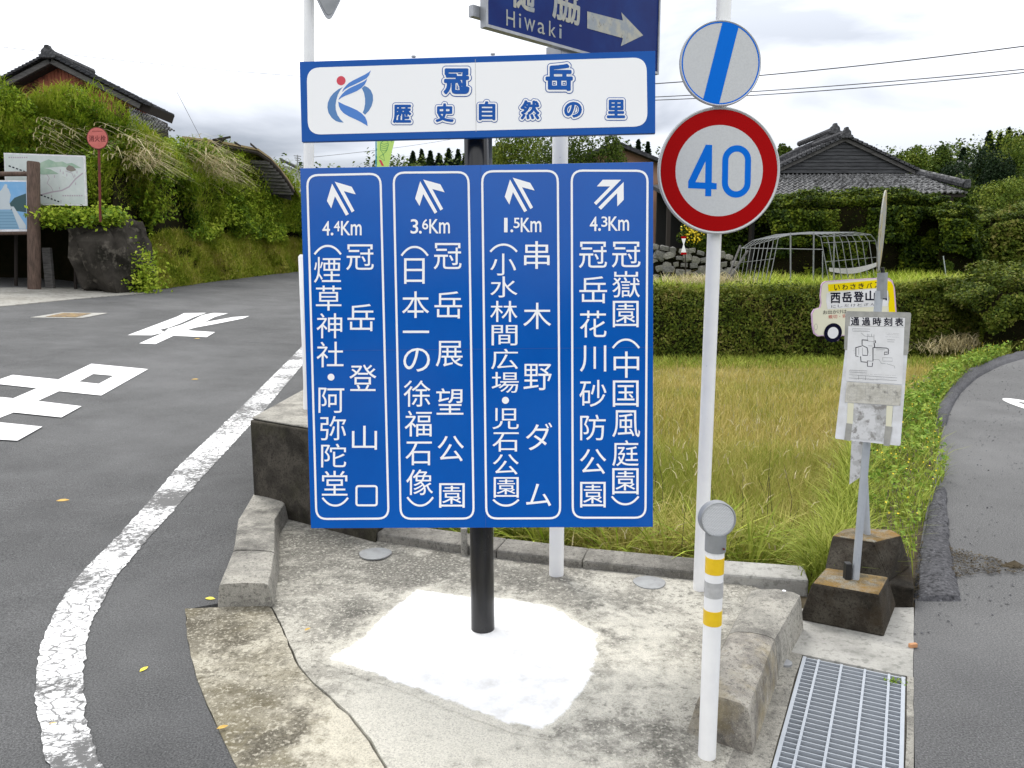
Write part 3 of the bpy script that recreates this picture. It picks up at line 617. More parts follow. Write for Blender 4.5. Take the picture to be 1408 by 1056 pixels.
KL = [GZ(963, 952, zt), GZ(1002, 868, zt), GZ(1033, 808, zt)]; KR = [GZ(1029, 973, zt), GZ(1066, 876, zt), GZ(1101, 816, zt)]
for i in range(2):
    a, b = shrink(KL[i], KL[i + 1], .003); c, d = shrink(KR[i], KR[i + 1], .003)
    loft_block('kerb_block', [a, b], [c, d], zt, .045, .02, M['kerb_lichen' if i == 0 else 'concrete_kerb'], kb, .03)
mb = MB(); a = GZ(1078, 813, .168); mb.tube([a, a + np.array([0, 0, .004])], .008, 10); mb.build('marker_pin', M['white'], kb)
# back low kerb
bk = thing('low_wall', GZ(850, 770), 'low concrete edging wall between the apron and the field', 'wall')
f0 = [GZ(*p)[:2] for p in ((517, 745), (682, 769), (800, 784), (967, 801), (1112, 812))]
for i in range(4):
    a, b = f0[i], f0[i + 1]; d = unit(b - a); nn = np.array([-d[1], d[0]]); nn = nn if nn[1] > 0 else -nn; a2, b2 = a + d * .002, b - d * .002; t = .055
    mb = MB(); w_ = .17
    mb.prism([(*a2, -.02), (*b2, -.02), (*b2, t), (*(b2 + nn * w_), t + .012), (*(b2 + nn * w_), -.5), (*(a2 + nn * w_), -.5), (*(a2 + nn * w_), t + .012), (*a2, t)], (0, 0, 0)) if 0 else None
    vs = [(*a2, -.05), (*b2, -.05), (*b2, t), (*a2, t), (*(a2 + nn * w_), t + .01), (*(b2 + nn * w_), t + .01), (*(b2 + nn * (w_ + .02)), -.6), (*(a2 + nn * (w_ + .02)), -.6)]
    mb.add(vs, [(0, 1, 2, 3), (3, 2, 5, 4), (4, 5, 6, 7), (0, 3, 4, 7), (1, 6, 5, 2)])
    mb.build('edging_block', M['concrete_pale'] if i == 3 else M['concrete_wall'], bk, False, .012)
# stub post behind the low wall
p = GZ(638, 765); mb = MB().box((p[0], p[1] + .02, .06), (.035, .05, .2), .1); tag(mb.build('stub_post', M['concrete_kerb'], None, False, .004), 'short square concrete stub beside the black post', 'post')
# dark concrete parapet
pw = thing('parapet', GZ(400, 700), 'dark mossy concrete parapet end left of the blue sign', 'wall')
F1, F2 = GZ(350, 703)[:2], GZ(517, 747)[:2]; B1 = np.array([-1.62, 6.55]); B2 = F2 + (B1 - F1) * .9
hh = P(350, 578, F1[1])[2]
MB().prism([(*F1, -.2), (*F2, -.2), (*B2, -.2), (*B1, -.2)], (0, 0, hh + .2)).build('wall_block', M['concrete_dark'], pw, False, .012)
e = .004
MB().prism([(*(F1 + [.006, .02]), hh + e), (*(F2 + [-.01, .02]), hh + e), (*(B2 + [-.01, -.01]), hh + e), (*(B1 + [.006, -.01]), hh + e)], (0, 0, .012)).build('top_screed', M['concrete_kerb'], pw, False, .006)
MB().prism([(-1.62, 6.6, 0), (-1.35, 6.6, 0), (-2.3, 16, 0), (-2.6, 16, 0)], (0, 0, .62)).build('parapet_run', M['concrete_dark'], pw, False, .01)
# gutter strip with steel gratings
def gp(u, v, z=0.0):   # grate local frame: u across, v along (towards the camera)
    a, b = GZ(1105, 901), GZ(1245, 920); dv = unit(GZ(1152, 1056) - (GZ(1105, 901) + GZ(1245, 920)) / 2); du = b - a
    du = du - dv * (du @ dv); du = unit(du); return a + du * u * .375 + dv * v + np.array([0, 0, z])
strip_far = [GZ(1090, 850)[:2], GZ(1255, 838)[:2]]
mbg = [((-.35, -.62), (1.08, 0.0)), ((-.35, 0.0), (-.02, 2.1)), ((1.02, 0.0), (1.08, 2.1))]
for k, ((u0, v0), (u1, v1)) in enumerate(mbg):
    q = [gp(u0, v0), gp(u1, v0), gp(u1, v1), gp(u0, v1)]
    if k == 0: q = [GZ(1060, 838), GZ(1257, 836), gp(1.075, 0), gp(-.38, 0)]
    sheet('gutter_edge', [x[:2] for x in q], lambda x, y: .003, M['concrete_pale' if k == 0 else 'concrete_kerb'], .1, .3, ['pale concrete landing before the bus stop base', 'concrete strip between the kerb and the grating', 'concrete strip between the grating and the lane'][k], jit=.001)
mb = MB(); 
for (u0, u1) in ((-.02, -.0), (1.0, 1.02)): mb.prism([gp(u0, 0, -.35), gp(u1, 0, -.35), gp(u1, 2.1, -.35), gp(u0, 2.1, -.35)], (0, 0, .351))
mb.prism([gp(0, 0, -.36), gp(1, 0, -.36), gp(1, 2.1, -.36), gp(0, 2.1, -.36)], (0, 0, .02))
tag(mb.build('gutter_channel', M['concrete_dark']), 'deep dark drain channel under the steel grating', kind='structure')
def grating(v0, v1, label):
    g = thing('steel_grating', gp(.5, (v0 + v1) / 2, 0), label, 'grating', 'drain gratings in the gutter')
    for i, u in enumerate((0.015, .16, .39, .62, .85, .985)):
        wd = .018 if i in (0, 5) else .012
        MB().prism([gp(u - wd, v0, -.035), gp(u + wd, v0, -.035), gp(u + wd, v1, -.035), gp(u - wd, v1, -.035)], (0, 0, .037)).build('bearing_bar', M['galv_light'], g)
    nb = int((v1 - v0) / .0305)
    for k in range(nb + 1):
        v = v0 + .004 + (v1 - v0 - .012) * k / nb; t = .0042 if 0 < k < nb else .006
        MB().prism([gp(.0, v, -.032), gp(1.0, v, -.032), gp(1.0, v + t, -.032), gp(.0, v + t, -.032)], (0, 0, .0325)).build('cross_bar', M['galv_light'], g)
    return g
grating(.012, 1.0, 'galvanised steel drain grating in front of the bus stop base')
grating(1.012, 2.0, 'second steel drain grating cut by the bottom of the picture')
# moss tuft in the grating corner
c = gp(.9, .06, 0); q = np.repeat(c[None], 90, 0) + rng.normal(0, 1, (90, 3)) * [.018, .012, .004]; tag(build_np('moss', leaf_quads(q, np.tile([0, 0, 1.], (90, 1)), .012), 4, M['leaf_weed']), 'green moss in the corner of the grating', kind='stuff')
p = GZ(1079, 914); mb = MB(); mb.tube([p + [0, 0, .0], p + [0, 0, .012]], .028, 20); tag(mb.build('pipe_cap', M['galv'], None, True), 'small round grey cap beside the grating corner', 'cap')
p = GZ(1255, 891); tag(MB().box((p[0], p[1], .012), (.035, .016, .018), .2).build('wood_chip', pmat('chip', (.5, .25, .12), .8), None, False, .003), 'small orange brown chip at the lane edge', 'chip')

# ------------------------------------------------------------------ big blue guide sign
def board_plane(c, yaw, til, ro):
    cy, sy = math.cos(yaw), math.sin(yaw); u = np.array([cy, sy, 0]); n = np.array([sy, -cy, 0]); v = np.array([0, 0, 1.]); v2 = v * math.cos(til) + n * math.sin(til)
    return Plane(c, u * math.cos(ro) + v2 * math.sin(ro), -u * math.sin(ro) + v2 * math.cos(ro))
LO = board_plane((-.1388, 3.25, 1.2454), -.0299, -.0811, .0140); UP = board_plane((-.1418 * 1.025, 3.33, 1.6 + (2.237 - 1.6) * 1.0247), -.056, -.0882, .0158)
base = GZ(664, 868); gs = thing('guide_sign', (base[0], base[1], 0), 'large blue guide sign with white Japanese lettering on a black post', 'sign')
def panel(pl, w, h, name, mat, parent, t=.022):
    mb = MB(); mb.prism([pl.w(-w / 2, -h / 2, -t), pl.w(w / 2, -h / 2, -t), pl.w(w / 2, h / 2, -t), pl.w(-w / 2, h / 2, -t)], pl.n * t); return mb.build(name, mat, parent, False, .0015)
lopan = panel(LO, 1.428, 1.486, 'lower_panel', M['blue'], gs); uppan = panel(UP, 1.428, .3195, 'upper_panel', M['blue2'], gs)
lean = np.array([.0, .081, 1.0]); top = base + np.array([-.025, 0, 0]) + lean * 2.33
MB().tube([base, base + (top - base) * .5, top], .051, 28).build('post', M['black'], gs, True)
pb = base + lean * 1.95 + np.array([.0, .06, 0])
MB().box((base[0] + .0, base[1] + .14 + .081 * 1.2, 1.3), (.085, .03, 1.9)).build('stiffener', M['galv'], gs)
for (pl, hs) in ((LO, (-.55, 0, .55)), (UP, (-.1, .1))):
    for hh_ in hs:
        MB().prism([pl.w(-.6, hh_ - .02, -.05), pl.w(.6, hh_ - .02, -.05), pl.w(.6, hh_ + .02, -.05), pl.w(-.6, hh_ + .02, -.05)], pl.n * .028).build('rail', M['galv'], gs)
# panel seams
for (a, b, c_, d) in ((-.001, -.74, .001, .74), ):
    mb = MB(); mb.add([LO.w(.02, -.742, .0006), LO.w(.022, -.742, .0006), LO.w(.022, .742, .0006), LO.w(.02, .742, .0006)], [(0, 1, 2, 3)]); mb.add([LO.w(-.713, .0, .0008), LO.w(.713, .0, .0008), LO.w(.713, .0016, .0008), LO.w(-.713, .0016, .0008)], [(0, 1, 2, 3)]); mb.build('seam', M['seam'], lopan)
S = 2.761
def z1(x, y): return (400 + x / S, 60 + y / S)
def z2(x, y): return (400 + x / S, 380 + y / S)
cols = [
 dict(box=[z1(62, 500), z1(340, 494), z2(371, 919), z2(97, 921)], left=[('煙', 1, 88, 810, 190, 908), ('草', 2, 95, 35, 192, 130), ('神', 2, 98, 140, 195, 235), ('社', 2, 98, 248, 200, 345), ('・', 2, 139, 369, 166, 396), ('阿', 2, 105, 422, 203, 518), ('弥', 2, 112, 530, 210, 622), ('陀', 2, 115, 635, 210, 725), ('堂', 2, 118, 738, 215, 832)],
      right=[('冠', 1, 210, 762, 315, 860), ('岳', 2, 215, 105, 318, 208), ('登', 2, 222, 335, 325, 435), ('山', 2, 232, 567, 327, 658), ('口', 2, 245, 792, 330, 873)], par=[(1, 90, 768, 190, 800, 1), (2, 120, 840, 217, 870, -1)], km=(120, 672, '4', '4')),
 dict(box=[z1(390, 490), z1(674, 488), z2(694, 919), z2(417, 920)], left=[('日', 1, 430, 815, 508, 912), ('本', 2, 422, 57, 525, 158), ('一', 2, 425, 206, 525, 215), ('の', 2, 427, 272, 528, 362), ('徐', 2, 428, 395, 530, 495), ('福', 2, 432, 510, 535, 608), ('石', 2, 435, 627, 535, 717), ('像', 2, 438, 733, 540, 830)],
      right=[('冠', 1, 542, 757, 648, 857), ('岳', 2, 545, 57, 650, 160), ('展', 2, 550, 245, 653, 342), ('望', 2, 552, 425, 655, 525), ('公', 2, 557, 605, 657, 702), ('園', 2, 563, 785, 660, 878)], par=[(1, 420, 772, 520, 805, 1), (2, 442, 838, 540, 870, -1)], km=(455, 665, '3', '6')),
 dict(box=[z1(726, 485), z1(1013, 483), z2(1022, 918), z2(742, 919)], left=[('小', 1, 757, 797, 855, 880), ('水', 2, 757, 0, 860, 80), ('林', 2, 757, 93, 860, 173), ('間', 2, 762, 185, 860, 262), ('広', 2, 760, 275, 862, 352), ('場', 2, 762, 363, 865, 442), ('・', 2, 801, 457, 828, 484), ('児', 2, 765, 500, 865, 580), ('石', 2, 765, 592, 865, 665), ('公', 2, 767, 675, 865, 752), ('園', 2, 770, 762, 865, 840)],
      right=[('串', 1, 885, 750, 982, 855), ('木', 2, 882, 100, 988, 200), ('野', 2, 883, 332, 990, 432), ('ダ', 2, 892, 555, 992, 660), ('ム', 2, 893, 787, 988, 872)], par=[(1, 757, 763, 858, 790, 1), (2, 768, 847, 865, 870, -1)], km=(802, 660, '1', '5')),
 dict(box=[z1(1066, 482), z1(1354, 483), z2(1346, 916), z2(1070, 916)], left=[('冠', 1, 1093, 752, 1200, 852), ('岳', 2, 1095, 0, 1200, 102), ('花', 2, 1097, 130, 1198, 232), ('川', 2, 1097, 262, 1197, 362), ('砂', 2, 1095, 393, 1198, 495), ('防', 2, 1098, 525, 1195, 622), ('公', 2, 1097, 655, 1197, 750), ('園', 2, 1098, 780, 1195, 877)],
      right=[('冠', 1, 1218, 752, 1327, 850), ('嶽', 2, 1220, -20, 1325, 80), ('園', 2, 1222, 93, 1320, 193), ('中', 2, 1225, 285, 1322, 385), ('国', 2, 1222, 395, 1320, 495), ('風', 2, 1220, 508, 1325, 610), ('庭', 2, 1220, 622, 1320, 720), ('園', 2, 1220, 728, 1320, 828)], par=[(2, 1222, 240, 1322, 272, 1), (2, 1218, 835, 1320, 865, -1)], km=(1135, 655, '4', '3')),
]
arrows = [  # (origin x, y, polygons in 7.04x crop pixels)
 (430, 235, [[(188, 124), (138, 290), (180, 362), (216, 246), (322, 434), (350, 418)], [(214, 105), (378, 154), (418, 228), (302, 196), (404, 386), (378, 402)]]),
 (430, 235, [[(1040, 100), (992, 268), (1034, 340), (1070, 224), (1180, 414), (1206, 398)], [(1070, 84), (1236, 130), (1276, 206), (1158, 176), (1262, 368), (1236, 384)]]),
 (680, 235, [[(150, 84), (99, 250), (143, 326), (178, 206), (288, 400), (315, 384)], [(176, 66), (345, 116), (388, 190), (266, 158), (372, 354), (346, 370)]]),
 (680, 235, [[(1224, 86), (1048, 86), (990, 150), (1118, 150), (962, 308), (984, 331)], [(1249, 108), (1250, 280), (1188, 344), (1186, 216), (1030, 376), (1005, 352)]])]
for ci, cdct in enumerate(cols):
    mb = MB(); rr = rrect_px(LO, cdct['box'], .045); ribbon(mb, LO, rr, .0085, .0012, closed=True); mb.build('border_line', M['lettering'], lopan)
    mb = MB(); ox, oy, pl_ = arrows[ci]
    for q in pl_: px_poly(mb, LO, [(ox + x / 7.04, oy + y / 7.04) for x, y in q], .0012)
    mb.build('arrow', M['lettering'], lopan)
    mb = MB(); x, y, d1, d2 = cdct['km']
    for ch, a, b, c_, d in ((d1, 8 if d1 == '1' else 0, 2, 20 if d1 == '1' else 28, 56), ('.', 32, 46, 41, 56), (d2, 44, 2, 66, 40), ('K', 71, 2, 105, 55), ('m', 108, 14, 148, 55)): put_glyph(mb, LO, ch, *z1(x + a, y + b), *z1(x + c_, y + d), .0012, 0, .0007)
    mb.build('distance_text', M['lettering'], lopan)
    mb = MB()
    for ch, zz_, a, b, c_, d in cdct['left'] + cdct['right']:
        f_ = z1 if zz_ == 1 else z2
        if ch == '・':
            cpt = LO.uv(*f_((a + c_) / 2, (b + d) / 2)); disc(mb, LO, cpt, abs(LO.uv(*f_(c_, d))[0] - cpt[0]), .0012, n=20)
        elif ch == '口': ribbon(mb, LO, rrect_px(LO, [f_(a + 4, b + 4), f_(c_ - 4, b + 4), f_(c_ - 4, d - 4), f_(a + 4, d - 4)], .01), .0085, .0012, closed=True)
        elif ch == '一': px_poly(mb, LO, [f_(a, b), f_(c_, b), f_(c_, d), f_(a, d)], .0012)
        else: put_glyph(mb, LO, ch, *f_(a, b), *f_(c_, d), .0012)
        mb.build('character', M['lettering'], lopan); mb = MB()
    for zz_, a, b, c_, d, sg in cdct['par']:
        f_ = z1 if zz_ == 1 else z2; pts = []
        for t in np.linspace(0, 1, 17):
            u = 2 * t - 1; yy = (b + (d - b) * (abs(u) ** 2.2)) if sg > 0 else (d - (d - b) * (abs(u) ** 2.2)); pts.append(LO.uv(*f_(a + (c_ - a) * t, yy)))
        ribbon(mb, LO, pts, .0085, .0012); mb.build('bracket_mark', M['lettering'], lopan); mb = MB()
# upper panel
mb = MB(); rr = rrect_px(UP, [z1(60, 92), z1(1350, 52), z1(1354, 314), z1(65, 346)], .055, 8); mb.add([UP.w(*p, .0008) for p in rr], [tuple(range(len(rr)))]); 
o = mb.build('white_field', M['white'], uppan)
o.data.flip_normals() if o.data.polygons[0].normal.y > 0 else None
mb = MB(); a = UP.uv(*z1(700, 60)); b = UP.uv(*z1(703, 335)); ribbon(mb, UP, [a, b], .0016, .0011); mb.build('seam', M['grey_tape'], uppan)
for ch, a, b, c_, d, fo, fh, fi, g_ in [('冠', 581, 96, 677, 192, .0125, .0092, .0045, 3), ('岳', 968, 79, 1069, 179, .0125, .0092, .0045, 3)] + [(*q, .0100, .0072, .0028, 2) for q in (('歴', 388, 233, 457, 302), ('史', 550, 228, 618, 298), ('自', 714, 220, 776, 291), ('然', 872, 216, 943, 288), ('の', 1038, 222, 1104, 281), ('里', 1200, 214, 1268, 283))]:
    mb = MB(); put_glyph(mb, UP, ch, *z1(a, b), *z1(c_, d), .0012, 0, fo); put_glyph(mb, UP, ch, *z1(a, b), *z1(c_, d), .0020, 1, fh); put_glyph(mb, UP, ch, *z1(a + g_, b + g_), *z1(c_ - g_, d - g_), .0030, 0, fi)
    mb.build('character', [M['blue2'], M['white']], uppan)
def lg(pts): return [(440 + x / 10.56, 90 + y / 10.56) for x, y in pts]
lo_ = MB()
def spl(pts, n=4):
    p = np.array(pts, float); out = []; k = len(p)
    return [tuple(q) for q in p]
mbL = MB()
for q in ([(740, 72), (715, 95), (660, 130), (560, 180), (480, 220), (420, 255), (370, 305), (340, 345), (322, 390), (360, 350), (420, 315), (520, 270), (620, 220), (680, 185), (712, 145)],
          [(686, 195), (640, 232), (540, 280), (440, 325), (370, 370), (320, 420), (285, 465), (267, 505), (310, 470), (370, 440), (460, 405), (540, 370), (600, 330), (645, 285), (672, 238)],
          [(265, 527), (275, 590), (300, 645), (345, 695), (420, 740), (520, 785), (600, 825), (660, 860), (693, 882), (685, 815), (660, 755), (610, 700), (540, 652), (450, 610), (350, 570)]): px_poly(mbL, UP, lg(q), .0014); mbL.build('logo_stroke', M['logo_blue'], uppan); mbL = MB()
mbL = MB()
for q in ([(332, 316), (270, 345), (200, 400), (150, 460), (115, 540), (108, 610), (125, 690), (170, 760), (230, 808), (290, 826), (345, 830), (295, 780), (255, 720), (232, 650), (226, 580), (238, 500), (262, 420), (295, 360)],
          [(650, 296), (608, 332), (640, 400), (655, 480), (655, 560), (640, 640), (620, 684), (655, 717), (710, 660), (750, 590), (772, 510), (768, 430), (738, 360), (700, 322)]): px_poly(mbL, UP, lg(q), .0012); mbL.build('logo_crescent', M['logo_grey'], uppan); mbL = MB()
mbL = MB(); c = UP.uv(*lg([(307, 222)])[0]); r = UP.uv(*lg([(372, 222)])[0])[0] - c[0]; disc(mbL, UP, c, r, .0012, n=28); mbL.build('logo_dot', M['logo_red'], uppan)
for sx in (-.25, 0.07):
    c = UP.w(sx, .166, -.01); MB().tube([c, c + np.array([0, 0, .006])], .009, 8).build('bolt', M['galv'], uppan)

# ------------------------------------------------------------------ navy direction sign on white pole
def post(px, py, r, ztop, mat, name, parent, n=20, lean=(0, 0)):
    b = GZ(px, py); MB().tube([b, b + np.array([lean[0], lean[1], ztop])], r, n).build(name, mat, parent, True); return b
b = GZ(765, 792); ds = thing('direction_sign', b, 'navy road sign with arrow high above the white board', 'sign')
post(765, 792, .0375, 3.6, M['white_pole'], 'pole', ds)
wv = GZ(765, 792)
yw = math.radians(45.5); du = np.array([math.sin(yw), math.cos(yw), 0]); nrm = np.array([math.cos(yw), -math.sin(yw), 0])
NP = Plane(np.array([wv[0], wv[1], 0]) + nrm * .065, du, (0, 0, 1))
NP_n = NP.n  # u x v
a0, zb = NP.uv(670, 36); a1, zb2 = NP.uv(903, 97)
zb = (zb + zb2) / 2
mb = MB(); mb.prism([NP.w(a0, zb, -.02), NP.w(a1, zb, -.02), NP.w(a1, zb + .75, -.02), NP.w(a0, zb + .75, -.02)], NP.n * .02); npn = mb.build('panel', M['navy'], ds)
mb = MB()
for (x0, y0, x1, y1) in ((a0 - .012, zb - .012, a1 + .012, zb), (a0 - .012, zb, a0, zb + .75), (a1, zb, a1 + .012, zb + .75)):
    mb.prism([NP.w(x0, y0, -.03), NP.w(x1, y0, -.03), NP.w(x1, y1, -.03), NP.w(x0, y1, -.03)], NP.n * .036)
mb.build('frame', M['galv'], ds)
MB().prism([NP.w(a0 - .05, zb + .03, -.06), NP.w(a1 + .0, zb + .03, -.06), NP.w(a1 + .0, zb + .075, -.06), NP.w(a0 - .05, zb + .075, -.06)], NP.n * .028).build('rail', M['galv'], ds)
MB().box((wv[0], wv[1], zb - .01), (.1, .1, .05), yw).build('clamp', M['galv'], ds, False, .004)
def zn(x, y): return (660 + x / 5.632, y / 5.632)
mb = MB()
for ch, x0, y0, x1, y1 in (('樋', 232, -150, 418, 78), ('脇', 563, -110, 770, 175)):
    # glyph boxes in plane coordinates so the letters stay upright on the sign
    a_, b_ = NP.uv(*zn(x0, (y0 + y1) / 2)); c_, d_ = NP.uv(*zn(x1, (y0 + y1) / 2)); v_, f_, _ = glyph(ch); bot = NP.uv(*zn((x0 + x1) / 2, y1 - 8))[1]; hgt_ = (c_ - a_) * 1.02
    for i in range(8):
        t = 2 * math.pi * i / 8; mb.add([NP.w(a_ + q[0] * (c_ - a_) + .004 * math.cos(t), bot + q[1] * hgt_ + .004 * math.sin(t), .0015 + i * .00004) for q in v_], f_)
    mb.build('character', M['grey_film'], npn); mb = MB()
x = None
rom = [('H', 202, 75, 268, 212), ('i', 300, 100, 316, 222), ('w', 340, 140, 425, 248), ('a', 445, 170, 500, 268), ('k', 533, 162, 585, 290), ('i', 612, 185, 630, 303)]
for ch, x0, y0, x1, y1 in rom:
    a_, _b = NP.uv(*zn(x0, y0)); c_, _d = NP.uv(*zn(x1, y1)); ym = NP.uv(*zn((x0 + x1) / 2, y0 + 6))[1]; bm = NP.uv(*zn((x0 + x1) / 2, y1 - 6))[1]; v_, f_, _ = glyph(ch)
    mb.add([NP.w(a_ + q[0] * (c_ - a_), bm + q[1] * (ym - bm), .0016) for q in v_], f_); mb.build('letter', M['grey_film'], npn); mb = MB()
mb = MB(); q = [zn(*p) for p in ((828, 88), (1104, 160), (1092, 96), (1262, 274), (1088, 358), (1104, 296), (828, 220))]; px_poly(mb, NP, q, .0018); mb.build('arrow', M['grey_film'], npn)

# ------------------------------------------------------------------ speed limit sign on its white pole
b = GZ(962, 812); ss = thing('speed_limit_sign', b, 'white pole with red ringed round 40 sign and blue slashed disc', 'sign')
bb = b + np.array([0, 0, 0]); MB().tube([bb, bb + np.array([.012, 0, 3.4])], .0325, 24).build('pole', M['white_pole'], ss, True)
YD = bb[1] - .055
SP = board_plane(P(989, 235, YD), math.radians(4), -.04, .01); SQ = board_plane(P(991, 87, YD), math.radians(4), -.04, .01)
def rnd_disc(pl, r, name, rimw):
    mb = MB(); n = 72
    ring = lambda rr, off: [pl.w(rr * math.cos(2 * math.pi * i / n), rr * math.sin(2 * math.pi * i / n), off) for i in range(n)]
    mb.add(ring(r - rimw, 0) + ring(r - rimw * .4, .004) + ring(r, 0) + ring(r, -.012) + ring(r - .004, -.014), [(k * n + i, (k + 1) * n + i, (k + 1) * n + (i + 1) % n, k * n + (i + 1) % n) for k in range(4) for i in range(n)] + [tuple(range(5 * n - 1, 4 * n - 1, -1))])
    rim = mb.build(name, M['rim'], ss, True); return rim
def ring_face(mb, pl, r0, r1, off, mi=0, n=72):
    if r0 <= 0: disc(mb, pl, (0, 0), r1, off, mi, n); return
    v = []
    for i in range(n):
        t = 2 * math.pi * i / n; v += [pl.w(r0 * math.cos(t), r0 * math.sin(t), off), pl.w(r1 * math.cos(t), r1 * math.sin(t), off)]
    mb.add(v, [(2 * i, 2 * i + 1, (2 * i + 3) % (2 * n), (2 * i + 2) % (2 * n)) for i in range(n)], mi)
R40 = (SP.uv(1073, 235)[0] - SP.uv(905, 235)[0]) / 2; RQ = (SQ.uv(1047, 87)[0] - SQ.uv(935, 87)[0]) / 2
rim = rnd_disc(SP, R40, 'limit_disc', .012); mb = MB(); ring_face(mb, SP, R40 * .715, R40 * .955, .0008); mb.build('red_ring', M['sgn_red'], rim); mb = MB(); ring_face(mb, SP, 0, R40 * .715, .0006); mb.build('face', M['sgn_white'], rim)
def zs(x, y): return (925 + x / 5.281, 130 + y / 5.281)
mb = MB(); px_poly(mb, SP, [zs(*p) for p in ((240, 364), (286, 366), (283, 640), (319, 645), (318, 689), (280, 687), (279, 739), (235, 738), (236, 686), (111, 680), (112, 630))], .0012)
o4 = mb.build('digit', M['sgn_blue'], rim)
mb = MB(); px_poly(mb, SP, [zs(*p) for p in ((237, 486), (234, 640), (164, 636))], .0016); mb.build('digit_opening', M['sgn_white'], rim)
mb = MB(); cA = SP.uv(*zs(464, 478)); cB = SP.uv(*zs(461, 640)); wr = (SP.uv(*zs(545, 560))[0] - SP.uv(*zs(380, 560))[0]) / 2; pts = []
for i in range(17): t = math.pi * i / 16; pts.append((cA[0] + wr * math.cos(t), cA[1] + wr * math.sin(t)))
for i in range(17): t = math.pi + math.pi * i / 16; pts.append((cB[0] + wr * math.cos(t), cB[1] + wr * math.sin(t)))
ribbon(mb, SP, pts, abs(SP.uv(*zs(402, 560))[0] - SP.uv(*zs(358, 560))[0]), .0012, closed=True); mb.build('digit', M['sgn_blue'], rim)
rim = rnd_disc(SQ, RQ, 'end_disc', .009); mb = MB(); ring_face(mb, SQ, RQ * .925, RQ * .965, .0010); mb.build('blue_ring', M['sgn_blue'], rim); mb = MB(); ring_face(mb, SQ, 0, RQ * .955, .0006); mb.build('face', M['sgn_white'], rim)
mb = MB(); r_ = RQ * .93; pts = []
a_ = math.radians(76); hw = RQ * .205; dirv = np.array([math.cos(a_), math.sin(a_)]); nv = np.array([-dirv[1], dirv[0]])
for s1 in (1, -1):
    for i in range(9):
        w_ = hw * (1 - 2 * i / 8) * s1; h_ = math.sqrt(max(0, r_ * r_ - w_ * w_)) * s1; pts.append(nv * w_ * 1 + dirv * h_)
mb.add([SQ.w(p[0], p[1], .0014) for p in pts], [tuple(range(len(pts)))]); o = mb.build('slash', M['sgn_blue'], rim)
for z_ in (P(985, 235, YD)[2], P(985, 87, YD)[2]):
    MB().box((bb[0] + .01, YD + .03, z_), (.09, .02, .03)).build('bracket', M['galv'], ss)

# ------------------------------------------------------------------ white reflector post in front
b = GZ(972, 1040); dp = thing('delineator_post', b, 'white reflector post with yellow bands nearest the camera', 'post')
def zat(px, py): return P(px, py, b[1])[2]
hs = [0, zat(976, 858), zat(976, 837), zat(977, 818), zat(977, 798), zat(978, 787), zat(978, 765), zat(979, 752)]
r_ = .0285
MB().tube([b, b + [0, 0, hs[-1]]], r_, 28).build('shaft', M['delin'], dp, True)
for (z0, z1_, mt) in ((zat(976, 857), zat(976, 837), 'yellow'), (zat(977, 819), zat(977, 798), 'grey_tape'), (zat(978, 787), zat(978, 765), 'yellow')):
    MB().tube([b + [0, 0, z0], b + [0, 0, z1_]], r_ + .0008, 28).build('band', M[mt], dp, True)
zc = zat(981, 738)
MB().tube([b + [0, 0, zat(979, 757)], b + [0, 0, zc + .012]], r_ + .004, 28).build('collar', M['grey_metal'], dp, True)
MB().tube([b + [.018, -.034, zat(981, 750)], b + [.018, -.030, zat(981, 750)]], .0035, 8).build('screw', M['rust'], dp)
zr = zat(980, 713) + .002; DPp = board_plane(np.array([b[0], b[1] - .012, zr]), math.radians(3), -.06, 0)
Rr_ = .056; mb = MB(); n = 48
ring = lambda rr, off: [DPp.w(rr * math.cos(2 * math.pi * i / n), rr * math.sin(2 * math.pi * i / n), off) for i in range(n)]
mb.add(ring(Rr_ - .006, .006) + ring(Rr_ - .003, .011) + ring(Rr_, .008) + ring(Rr_, -.022) + ring(Rr_ - .006, -.028), [(k * n + i, (k + 1) * n + i, (k + 1) * n + (i + 1) % n, k * n + (i + 1) % n) for k in range(4) for i in range(n)] + [tuple(range(5 * n - 1, 4 * n - 1, -1))])
rim = mb.build('reflector_housing', M['grey_metal'], dp, True)
# faceted lens: small raised hexagonal domes
mb = MB(); disc(mb, DPp, (0, 0), Rr_ - .0055, .0065, n=48); stp = .0048
for i in range(-14, 15):
    for j in range(-14, 15):
        x = (i + .5 * (j % 2)) * stp; y = j * stp * .866
        if x * x + y * y < (Rr_ - .0085) ** 2:
            vs = [DPp.w(x + stp * .52 * math.cos(k * math.pi / 3 + .52), y + stp * .52 * math.sin(k * math.pi / 3 + .52), .0068) for k in range(6)] + [DPp.w(x, y, .0088)]
            mb.add(vs, [(k, (k + 1) % 6, 6) for k in range(6)])
o = mb.build('lens', M['reflector'], rim); o['kind'] = 'stuff'

